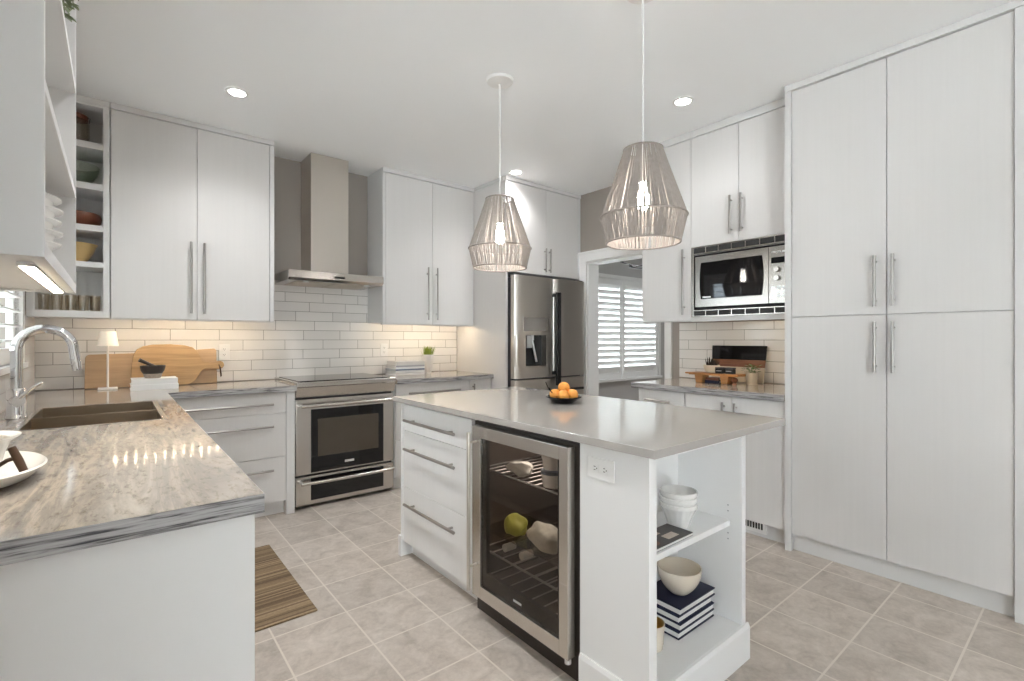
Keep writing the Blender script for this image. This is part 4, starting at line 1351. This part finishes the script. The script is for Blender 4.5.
t = thing('table_lamp', 'small slim white table lamp before the pale board', 'lamp', (-0.04, 4.13, ZK))
lx, ly = -0.04, 4.13
obj('base', MB().box(lx - 0.05, lx + 0.05, ly - 0.05, ly + 0.05, ZK + 0.0006, ZK + 0.011, 0.003), 'lamp_white', t)
obj('stem', MB().cyl((lx, ly, ZK + 0.011), (lx, ly, ZK + 0.30), 0.0058), 'lamp_white', t, smooth=True)
obj('lamp_shade', MB().lathe([(0.056, 0.285), (0.0425, 0.378), (0.041, 0.378), (0.0545, 0.285), (0.056, 0.285)], (lx, ly, ZK), 32), 'lamp_shade', t, smooth=True)
obj('shade_holder', MB().cyl((lx - 0.043, ly, ZK + 0.372), (lx + 0.043, ly, ZK + 0.372), 0.002, seg=6).cyl((lx, ly, ZK + 0.3), (lx, ly, ZK + 0.372), 0.003, seg=8), 'lamp_white', t)

# magazines and grass pot on the short worktop
zz = ZK + 0.0006
mags = [('book_pale', 0.024, 0.0, 'bottom pale magazine of the stack by the grass pot'), ('book_white', 0.018, 0.01, 'white magazine second from the bottom by the grass pot'),
        ('book_blue', 0.012, 0.002, 'thin blue magazine in the stack by the grass pot'), ('book_white', 0.018, 0.012, 'white magazine above the thin blue one by the grass pot'),
        ('book_grey', 0.014, 0.006, 'thin grey magazine in the upper stack by the grass pot'), ('book_pale', 0.034, 0.016, 'thick pale book topping the magazine stack by the grass pot')]
for cv, th, dx, lb in mags:
    book('magazine', 1.940 + dx, 2.232 + dx * 0.4, 4.03 + dx * 0.6, 4.25, zz, th, cv, lb, 'magazines stacked by the grass pot', cat='magazine', ct=0.0025)
    zz += th + 0.0005

def pot_profile(rb, rt, h):
    return [(0, 0), (rb, 0), (rt, h), (rt * 0.9, h), (rt * 0.86, h * 0.82), (0, h * 0.82)]
def leafblade(mb, base, tip, wdt, bend, rnd):
    base, tip = Vector(base), Vector(tip)
    d = tip - base
    side = d.cross(Vector((0, 0, 1)))
    side = side.normalized() if side.length > 1e-4 else Vector((1, 0, 0))
    nrm = side.cross(d).normalized()
    bm = mb.bm
    pv = None
    n = 4
    for k in range(n + 1):
        s = k / n
        c = base + d * s + nrm * bend * math.sin(PI * s * 0.5) * s
        w2 = wdt * (1 - s) ** 0.6 * (0.75 + 0.5 * s) + 0.0002
        q = [bm.verts.new(c + side * w2), bm.verts.new(c + nrm * w2 * 0.35), bm.verts.new(c - side * w2)]
        if pv:
            for i in range(3):
                bm.faces.new((pv[i], pv[(i + 1) % 3], q[(i + 1) % 3], q[i]))
        pv = q
t = thing('potted_grass', 'tapered white pot of bright green grass beside the magazines', 'plant', (2.335, 4.15, ZK))
gx, gy = 2.335, 4.15
obj('pot', MB().lathe([(0, 0), (0.034, 0), (0.060, 0.178), (0.055, 0.178), (0.053, 0.16), (0, 0.16)], (gx, gy, ZK + 0.0006), 8), 'pot_white', t)
obj('soil', MB().lathe([(0, 0.1605), (0.0525, 0.1605), (0.05, 0.166), (0, 0.168)], (gx, gy, ZK + 0.0006), 16), 'soil', t)
mb = MB()
rr = random.Random(3)
for k in range(170):
    a, q = rr.uniform(0, 2 * PI), rr.uniform(0, 0.046)
    b0 = (gx + q * math.cos(a), gy + q * math.sin(a), ZK + 0.164)
    e = rr.uniform(0.3, 1.0) * (q / 0.046)
    L = rr.uniform(0.065, 0.10)
    leafblade(mb, b0, (b0[0] + math.cos(a) * 0.055 * e, b0[1] + math.sin(a) * 0.055 * e, b0[2] + L), 0.0034, 0.01, rr)
obj('grass_blades', mb, 'grass_green', t)

# ------------------------------------------------------------------ fruit bowl
t = thing('fruit_dish', 'shallow black footed dish of apricots on the island', 'dish', (1.79, 1.775, ZK))
bx_, by_ = 1.79, 1.775
obj('dish', MB().lathe([(0, 0), (0.05, 0), (0.055, 0.004), (0.092, 0.030), (0.091, 0.034), (0.086, 0.032), (0.052, 0.010), (0, 0.008)], (bx_, by_, ZK + 0.0006), 40), 'black_glass', t, smooth=True)
def apricot(c, r, label, seed):
    mb = MB().ball(c, r, (1, 1, 0.95), 24, 16)
    rr = random.Random(seed)
    ax = rr.uniform(0, 2 * PI)
    for v in mb.bm.verts:
        dv = v.co - Vector(c)
        cr = dv.normalized().dot(Vector((math.cos(ax), math.sin(ax), 0)))
        if cr > 0.0:
            sd = dv.normalized().dot(Vector((-math.sin(ax), math.cos(ax), 0)))
            v.co = Vector(c) + dv * (1 - 0.06 * math.exp(-(sd / 0.12) ** 2))
    t = thing('apricot', label, 'fruit', (c[0], c[1], c[2] - r), 'apricots in the black dish')
    obj('flesh', mb, 'orange_peel', t, smooth=True)
    obj('stem_scar', MB().cyl((c[0], c[1], c[2] + r * 0.93), (c[0], c[1], c[2] + r * 0.97), 0.0025, seg=8), 'twig', t)
zf = ZK + 0.0125
apricot((1.757, 1.745, zf + 0.0305), 0.030, 'apricot at the front of the black dish, nearer the range', 1)
apricot((1.815, 1.738, zf + 0.031), 0.0305, 'apricot at the front of the black dish, nearer the pantry', 2)
apricot((1.765, 1.812, zf + 0.030), 0.0295, 'apricot at the back of the black dish by the twig', 3)
apricot((1.828, 1.802, zf + 0.0305), 0.030, 'apricot at the back of the black dish, mostly hidden', 5)
apricot((1.790, 1.774, zf + 0.0665), 0.0305, 'apricot topping the pile in the black dish', 4)
mb = MB()
mb.tube([(1.745, 1.80, zf + 0.03), (1.728, 1.822, zf + 0.06), (1.716, 1.832, zf + 0.095)], [0.003, 0.0025, 0.0015], 8)
mb.tube([(1.733, 1.814, zf + 0.052), (1.716, 1.808, zf + 0.065)], [0.003, 0.005], 8)
tag(obj('dark_twig', mb, 'twig', smooth=True), 'short dark twig poking out beside the apricots', 'twig')

# ------------------------------------------------------------------ island open shelf contents
def bowl_prof(rb, rt, h, th=0.004):
    pts = [(0, 0), (rb, 0)]
    for k in range(1, 9):
        s = k / 8
        pts.append((rb + (rt - rb) * math.sin(s * PI / 2), h * (1 - math.cos(s * PI / 2)) * 0.35 + h * s * 0.65))
    inner = [(max(0.001, r - th), z + (th if k < 3 else 0)) for k, (r, z) in enumerate(pts[1:])]
    return pts + list(reversed(inner)) + [(0, th)]
def fluted(c, lab):
    prof = [(0, 0), (0.036, 0), (0.038, 0.004), (0.054, 0.048), (0.066, 0.073), (0.069, 0.076), (0.069, 0.090), (0.064, 0.091), (0.062, 0.076), (0.050, 0.048), (0.034, 0.006), (0, 0.006)]
    return tag(obj('fluted_bowl', MB().lathe(prof, c, 64, (16, 0.022, 0.003, 0.074)), 'ceramic', smooth=True), lab, 'bowl', 'white fluted bowls in the island')
b0 = fluted((1.668, 1.040, 0.5306), 'bottom white fluted bowl of the island shelf stack')
dup(b0, (1.668, 1.040, 0.5306 + 0.0225), 'middle white fluted bowl of the island shelf stack')
dup(b0, (1.668, 1.040, 0.5306 + 0.045), 'topmost white fluted bowl of the island shelf stack')

t = thing('cookbook', 'dark cookbook lying flat below the fluted bowls', 'book', (1.48, 1.0, 0.5306))
mb = MB().box(1.345, 1.622, 0.953, 1.06, 0.5306, 0.5426)
obj('cover', mb, 'cover_photo', t)
mb = MB()
mb.lathe([(0, 0), (0.024, 0), (0.024, 0.0004), (0, 0.0004)], (1.43, 0.990, 0.5428), 20)
obj('cover_picture', mb, 'patch_brown', t)
obj('cover_panel', MB().box(1.45, 1.52, 1.02, 1.05, 0.5428, 0.5432).box(1.50, 1.565, 0.972, 1.005, 0.5428, 0.5432), 'patch_cream', t)
obj('pages', MB().box(1.347, 1.62, 0.9522, 0.9529, 0.533, 0.540), 'paper', t)

z = 0.1376
labs = ['bottom navy book of the stack in the island', 'second navy book up in the island stack', 'third navy book up in the island stack', 'top navy book in the island with the cream bowl on it']
for k in range(4):
    book('navy_book', 1.600 + 0.004 * (k % 2), 1.852 - 0.006 * (k % 3), 0.992 + 0.004 * ((k + 1) % 2), 1.166, z, 0.0285, 'navy', labs[k], 'navy books in the island', spine='y+', ct=0.0045)
    z += 0.0288
t = thing('cream_bowl', 'round cream bowl on the navy books in the island', 'bowl', (1.70, 1.07, z))
obj('bowl', MB().lathe(bowl_prof(0.035, 0.084, 0.098), (1.715, 1.066, z + 0.0004), 40), 'cream_ceramic', t, smooth=True)
t = thing('tan_cup', 'tan cup with a gold inside at the foot of the navy books', 'cup', (1.495, 1.03, 0.1376))
obj('cup', MB().lathe([(0, 0), (0.034, 0), (0.043, 0.09), (0.0405, 0.09), (0.038, 0.02), (0, 0.02)], (1.495, 1.035, 0.1376), 28), 'cream_ceramic', t, smooth=True)
obj('lining', MB().lathe([(0.0402, 0.0895), (0.0375, 0.022), (0, 0.0215)], (1.495, 1.035, 0.1376), 28), 'gold', t, smooth=True)

# ------------------------------------------------------------------ counter below the microwave
zz = ZK + 0.0006
t = thing('display_board', 'black, walnut and cream board leaning on the tile behind the riser', 'board', (3.69, 1.79, ZK))
ly0, ly1 = 1.585, 2.005
lean = 0.14
cs, sn = math.cos(lean), math.sin(lean)
def lb(h0, h1, th0, th1, m, nm):
    fnn = lambda y, h, q: (3.665 + h * sn + q * cs, y, zz + 0.012 * sn + h * cs - q * sn)
    tap = lambda h: (0.27 - h) / 0.27 * 0.012
    out = [(ly0 + tap(h0), h0), (ly1 - tap(h0), h0), (ly1 - tap(h1), h1), (ly0 + tap(h1), h1)]
    obj(nm, MB().prism(out, th1 - th0, lambda y, h, q: fnn(y, h, q + th0)), m, t, bevel=0.002)
lb(0.0, 0.115, 0.0, 0.012, 'pot_cream', 'lower_band')
lb(0.1152, 0.17, 0.0, 0.012, 'walnut', 'wood_band')
lb(0.1702, 0.278, 0.0, 0.012, 'black_glass', 'upper_band')

t = thing('wooden_riser', 'honey wood footed riser board below the microwave', 'riser', (3.455, 1.85, ZK))
def tr(px, py):   # riser axis runs along Y
    return (3.455 + px, 1.905 + py)
mb = MB().box(3.395, 3.515, 1.65, 2.03, zz + 0.058, zz + 0.076, 0.004)
obj('top', mb, 'honey_wood', t)
for y in (1.757, 1.955):
    mb = MB().prism([(-0.022, 0.0), (0.022, 0.0), (0.034, 0.0576), (-0.034, 0.0576)], 0.094, lambda a, h, q, y=y: (3.408 + q, y + a, zz + h))
    obj('leg', mb, 'honey_wood', t, bevel=0.002)
obj('handle', MB().box(3.435, 3.475, 2.0305, 2.085, zz + 0.061, zz + 0.073, 0.004), 'honey_wood', t)
rz = zz + 0.0766
t = thing('cream_bowl', 'small cream bowl of dark leaves on the wooden riser', 'bowl', (3.445, 1.872, rz))
obj('bowl', MB().lathe(bowl_prof(0.032, 0.058, 0.058), (3.445, 1.872, rz), 28), 'pot_cream', t, smooth=True)
mb = MB()
rr = random.Random(9)
for k in range(26):
    a = rr.uniform(0, 2 * PI)
    b0 = (3.445 + 0.03 * math.cos(a), 1.872 + 0.03 * math.sin(a), rz + 0.045)
    leafblade(mb, b0, (b0[0] + 0.03 * math.cos(a), b0[1] + 0.035 * math.sin(a) - 0.01, b0[2] + rr.uniform(0.03, 0.075)), 0.007, 0.01, rr)
obj('dark_leaves', mb, 'twig', t)
for k, y in enumerate((1.800, 1.727)):
    t = thing('black_tin', ('small black tin on the riser beside the cream bowl', 'small black tin at the far side of the riser from the cream bowl')[k], 'tin', (3.44, y, rz), 'black tins on the riser')
    obj('tin', MB().box(3.415, 3.465, y - 0.029, y + 0.029, rz, rz + 0.034, 0.004), 'black', t)
    obj('lid', MB().box(3.413, 3.467, y - 0.031, y + 0.031, rz + 0.0345, rz + 0.044, 0.003), 'charcoal', t)
    obj('label_line', MB().box(3.4142, 3.4149, y - 0.02, y + 0.02, rz + 0.016, rz + 0.022), 'book_grey', t)
book('dark_notebook', 3.42, 3.50, 1.80, 1.91, zz, 0.022, 'navy', 'lower dark notebook under the wooden riser', 'notebooks under the riser', spine='x-')
book('dark_notebook', 3.425, 3.50, 1.805, 1.905, zz + 0.0224, 0.018, 'walnut', 'upper dark notebook under the wooden riser', 'notebooks under the riser', spine='x-')
mb = MB()
mb.ball((3.425, 1.690, zz + 0.034), 0.021, (1, 1.2, 0.9), 14, 10).cyl((3.425, 1.690, zz), (3.425, 1.690, zz + 0.022), 0.017, 0.012)
tag(obj('dark_knob_ornament', mb, 'walnut', smooth=True), 'dark red brown ornament beside the riser foot', 'ornament')

t = thing('potted_herb', 'small cream pot of green herbs before the leaning board', 'plant', (3.56, 1.628, ZK))
hx, hy = 3.56, 1.628
obj('pot', MB().lathe(pot_profile(0.036, 0.047, 0.085), (hx, hy, zz), 28), 'pot_cream', t, smooth=True)
obj('soil', MB().lathe([(0, 0.070), (0.040, 0.070), (0, 0.075)], (hx, hy, zz), 16), 'soil', t)
def leaf(mb, c, d, L, W, up=Vector((0, 0, 1))):
    c, d = Vector(c), Vector(d).normalized()
    s = d.cross(up)
    s = s.normalized() if s.length > 1e-4 else Vector((1, 0, 0))
    n = s.cross(d).normalized()
    bm = mb.bm
    ring = []
    for u, w2 in ((0, 0.0), (0.25, 0.8), (0.55, 1.0), (0.85, 0.55), (1.0, 0.0)):
        p = c + d * (L * u) - n * (0.15 * L * u * u)
        ring.append([bm.verts.new(p + s * W * w2 + n * 0.0006), bm.verts.new(p - s * W * w2 + n * 0.0006), bm.verts.new(p - n * 0.0012)])
    for a, b in zip(ring[:-1], ring[1:]):
        for i in range(3):
            bm.faces.new((a[i], a[(i + 1) % 3], b[(i + 1) % 3], b[i]))
mb = MB()
for k in range(46):
    a = rr.uniform(0, 2 * PI)
    q = rr.uniform(0, 0.045)
    p = (hx + q * math.cos(a), hy + q * 1.25 * math.sin(a), zz + rr.uniform(0.085, 0.135))
    leaf(mb, p, (math.cos(a), math.sin(a), rr.uniform(-0.3, 0.7)), rr.uniform(0.022, 0.034), 0.009)
for k in range(10):
    a = rr.uniform(0, 2 * PI)
    mb.tube([(hx, hy, zz + 0.07), (hx + 0.03 * math.cos(a), hy + 0.03 * math.sin(a), zz + 0.115)], 0.0012, 5)
obj('leaves', mb, 'leaf_green', t)

# ------------------------------------------------------------------ open corner cabinet contents
sx, sy = -0.200, 4.10
t = thing('glass_jar', 'clear glass jar with a copper lid on the top corner shelf', 'jar', (sx, sy, 2.46))
obj('glass', MB().lathe([(0, 0), (0.068, 0), (0.072, 0.01), (0.072, 0.14), (0.06, 0.16), (0.056, 0.16), (0.066, 0.135), (0.066, 0.012), (0, 0.008)], (sx, sy, 2.4604), 28), 'clear_glass', t, smooth=True)
obj('lid', MB().lathe([(0, 0.161), (0.066, 0.161), (0.068, 0.185), (0.05, 0.195), (0, 0.2)], (sx, sy, 2.4604), 28), 'terracotta', t, smooth=True)
obj('clasp', MB().tube([(sx + 0.062, sy - 0.03, 2.635), (sx + 0.075, sy - 0.04, 2.63), (sx + 0.07, sy - 0.037, 2.60)], 0.002, 6), 'dark_steel', t)
t = thing('glass_bowl', 'large clear glass bowl on the upper corner shelf', 'bowl', (-0.205, 4.11, 2.2074))
obj('bowl', MB().lathe(bowl_prof(0.055, 0.125, 0.13, 0.005), (-0.205, 4.11, 2.2074), 36), 'green_glass', t, smooth=True)
t = thing('terracotta_bowl', 'brown terracotta bowl on the corner shelf under the glass bowl', 'bowl', (-0.2, 4.10, 1.9484))
obj('bowl', MB().lathe([(0, 0), (0.08, 0), (0.118, 0.03), (0.126, 0.06), (0.118, 0.085), (0.110, 0.083), (0.116, 0.06), (0.10, 0.03), (0, 0.012)], (-0.193, 4.11, 1.9484), 32), 'terracotta', t, smooth=True)
t = thing('yellow_bowl', 'mustard yellow bowl on the corner shelf above the glasses', 'bowl', (-0.2, 4.08, 1.7204))
obj('bowl', MB().lathe([(0, 0), (0.05, 0), (0.055, 0.012), (0.085, 0.06), (0.1, 0.105), (0.108, 0.118), (0.1, 0.12), (0.078, 0.06), (0.04, 0.016), (0, 0.014)], (-0.195, 4.09, 1.7204), 32), 'yellow_ceramic', t, smooth=True)
g0 = None
rr = random.Random(21)
gl = [(-0.335, 4.04), (-0.275, 4.02), (-0.215, 4.05), (-0.155, 4.02), (-0.100, 4.05), (-0.325, 4.16), (-0.25, 4.15), (-0.175, 4.16), (-0.105, 4.15)]
gl_lab = ['first front tumbler from the sink wall on the lowest corner shelf', 'second front tumbler from the sink wall on the lowest corner shelf', 'middle front tumbler on the lowest corner shelf',
          'second last front tumbler, towards the two-door cabinet, on the lowest corner shelf', 'last front tumbler, against the two-door cabinet side, on the lowest corner shelf',
          'first rear tumbler from the sink wall on the lowest corner shelf', 'second rear tumbler from the sink wall on the lowest corner shelf', 'third rear tumbler from the sink wall on the lowest corner shelf', 'last rear tumbler, against the two-door cabinet side, on the lowest corner shelf']
for k, (x, y) in enumerate(gl):
    loc = (x, y, 1.4154)
    if g0 is None:
        g0 = tag(obj('glass_tumbler', MB().lathe([(0, 0), (0.023, 0), (0.028, 0.10), (0.0262, 0.10), (0.0215, 0.008), (0, 0.008)], loc, 20), 'clear_glass', smooth=True), gl_lab[0], 'glass', 'tumblers on the lowest corner shelf')
    else:
        dup(g0, loc, gl_lab[k])

# ------------------------------------------------------------------ shelf box contents
prof = [(0, 0), (0.05, 0), (0.085, 0.03), (0.101, 0.055), (0.106, 0.077), (0.1205, 0.082), (0.1215, 0.085), (0.104, 0.0825), (0.098, 0.057), (0.081, 0.033), (0.048, 0.006), (0, 0.006)]
cbx, cby, cbz = -0.228, 1.70, 1.3985
bl = ['lowest white bowl of the stack in the shelf box', 'second lowest white bowl of the stack in the shelf box', 'middle white bowl of the stack in the shelf box',
      'second highest white bowl of the stack in the shelf box', 'topmost white bowl of the stack in the shelf box']
w0 = tag(obj('white_bowl', MB().lathe(prof, (cbx, cby, cbz), 40), 'ceramic', smooth=True), bl[0], 'bowl', 'white bowls stacked in the shelf box')
for k in range(1, 5):
    dup(w0, (cbx + 0.003 * (k % 2), cby - 0.002 * (k % 3), cbz + 0.0285 * k), bl[k])
t = thing('white_jar', 'round white jar on the shelf above the stacked bowls', 'jar', (-0.22, 1.73, 1.6632))
obj('jar', MB().lathe([(0, 0), (0.06, 0), (0.085, 0.04), (0.088, 0.10), (0.06, 0.16), (0.045, 0.175), (0.045, 0.19), (0.038, 0.19), (0.038, 0.17), (0, 0.165)], (-0.215, 1.735, 1.6634), 30), 'ceramic', t, smooth=True)
t = thing('trailing_plant', 'trailing green plant spilling over the high shelf of the shelf box', 'plant', (-0.2, 1.60, 1.9604))
obj('pot', MB().lathe(pot_profile(0.05, 0.065, 0.10), (-0.2, 1.60, 1.9606), 28), 'pot_white', t, smooth=True)
obj('soil', MB().lathe([(0, 0.083), (0.055, 0.083), (0, 0.088)], (-0.2, 1.60, 1.9606), 16), 'soil', t)
mb = MB()
rr = random.Random(5)
vines = [((-0.094, 1.50, 2.03), 0.06), ((-0.092, 1.43, 2.02), 0.06), ((-0.098, 1.46, 2.06), 0.05), ((-0.092, 1.76, 2.19), 0.06), ((-0.15, 1.55, 2.1), 0.05)]
for (ex, ey, ez), drop in vines:
    b = Vector((-0.2, 1.60, 2.045))
    e = Vector((ex, ey, ez))
    pts = [b, b.lerp(e, 0.5) + Vector((0, 0, 0.06)), e, e + Vector((0.003, -0.005, -drop * 0.5)), e + Vector((0.004, -0.01, -drop))]
    mb.tube(pts, 0.0015, 5)
    for k in range(20):
        s = rr.uniform(0.1, 1.0) * (len(pts) - 1.001)
        i = int(s)
        p = pts[i].lerp(pts[i + 1], s - i)
        a = rr.uniform(0, 2 * PI)
        leaf(mb, p, (math.cos(a), math.sin(a), rr.uniform(-0.9, 0.4)), rr.uniform(0.016, 0.024), rr.uniform(0.005, 0.007))
obj('vines', mb, 'leaf_dark', t)

# ------------------------------------------------------------------ near end of the peninsula
t = thing('oval_dish', 'white boat-shaped dish on the near peninsula worktop', 'dish', (-0.255, 1.60, ZK))
bm_ = MB()
prof = [(0, 0), (0.55, 0), (0.8, 0.010), (1.0, 0.034), (0.97, 0.037), (0.78, 0.016), (0.5, 0.008), (0, 0.008)]
bm_.lathe(prof, (0, 0, 0), 48)
for v in bm_.bm.verts:
    k = abs(v.co.y)
    v.co = Vector((-0.255 + v.co.x * 0.128, 1.605 + v.co.y * 0.19, ZK + 0.0006 + v.co.z * (1 + 0.15 * k)))
obj('dish', bm_, 'ceramic', t, smooth=True)
t = thing('white_jug', 'white flared ceramic jug standing in the boat-shaped dish', 'jug', (-0.257, 1.60, ZK + 0.009))
jz = ZK + 0.0096
obj('body', MB().lathe([(0, 0), (0.040, 0), (0.05, 0.016), (0.062, 0.065), (0.070, 0.086), (0.086, 0.096), (0.087, 0.1), (0.068, 0.093), (0.058, 0.06), (0.04, 0.012), (0, 0.010)], (-0.257, 1.60, jz), 36), 'ceramic', t, smooth=True)
mb = MB().tube([(-0.182, 1.565, jz + 0.074), (-0.170, 1.556, jz + 0.045), (-0.160, 1.550, jz + 0.018)], [0.0075, 0.0085, 0.0075], 10).tube([(-0.21, 1.58, jz + 0.03), (-0.19, 1.57, jz + 0.045), (-0.172, 1.558, jz + 0.052)], 0.0045, 8)
obj('handle', mb, 'leather', t, smooth=True)

# ------------------------------------------------------------------ next room
t = thing('ceiling_chandelier', 'thin dark chandelier arm seen through the doorway', 'chandelier', (4.9, 3.2, 2.1))
mb = MB()
ccx, ccy, ccz = 4.75, 3.30, 2.10
mb.cyl((ccx, ccy, ccz - 0.03), (ccx, ccy, ZC - 0.02), 0.007, seg=10)
obj('stem', mb, 'dark_steel', t, smooth=True)
obj('ceiling_plate', MB().lathe([(0, -0.03), (0.05, -0.02), (0.06, -0.0015), (0, -0.0015)], (ccx, ccy, ZC), 24), 'dark_steel', t, smooth=True)
for k in range(5):
    a = 2 * PI * k / 5 + 2.6
    e = (ccx + 0.36 * math.cos(a), ccy + 0.36 * math.sin(a), ccz + 0.01)
    m_ = (ccx + 0.18 * math.cos(a), ccy + 0.18 * math.sin(a), ccz - 0.03)
    ar = obj('arm', MB().tube([(ccx, ccy, ccz), m_, e], 0.006, 8), 'dark_steel', t, smooth=True)
    obj('candle_cup', MB().lathe([(0, -0.004), (0.022, 0.0), (0.018, 0.03), (0, 0.03)], e, 16), 'dark_steel', ar, smooth=True)
mb = MB().tube([(6.479, 4.06, 1.08), (6.45, 4.06, 1.07), (6.44, 4.06, 1.00), (6.45, 4.06, 0.93), (6.47, 4.06, 0.92)], [0.012, 0.012, 0.02, 0.016, 0.01], 10)
tag(obj('curtain_hook', mb, 'black', smooth=True), 'small black hook on the wall beside the shuttered window', 'hook')
for o_ in list(bpy.data.objects):
    if '_o' in o_:
        del o_['_o']
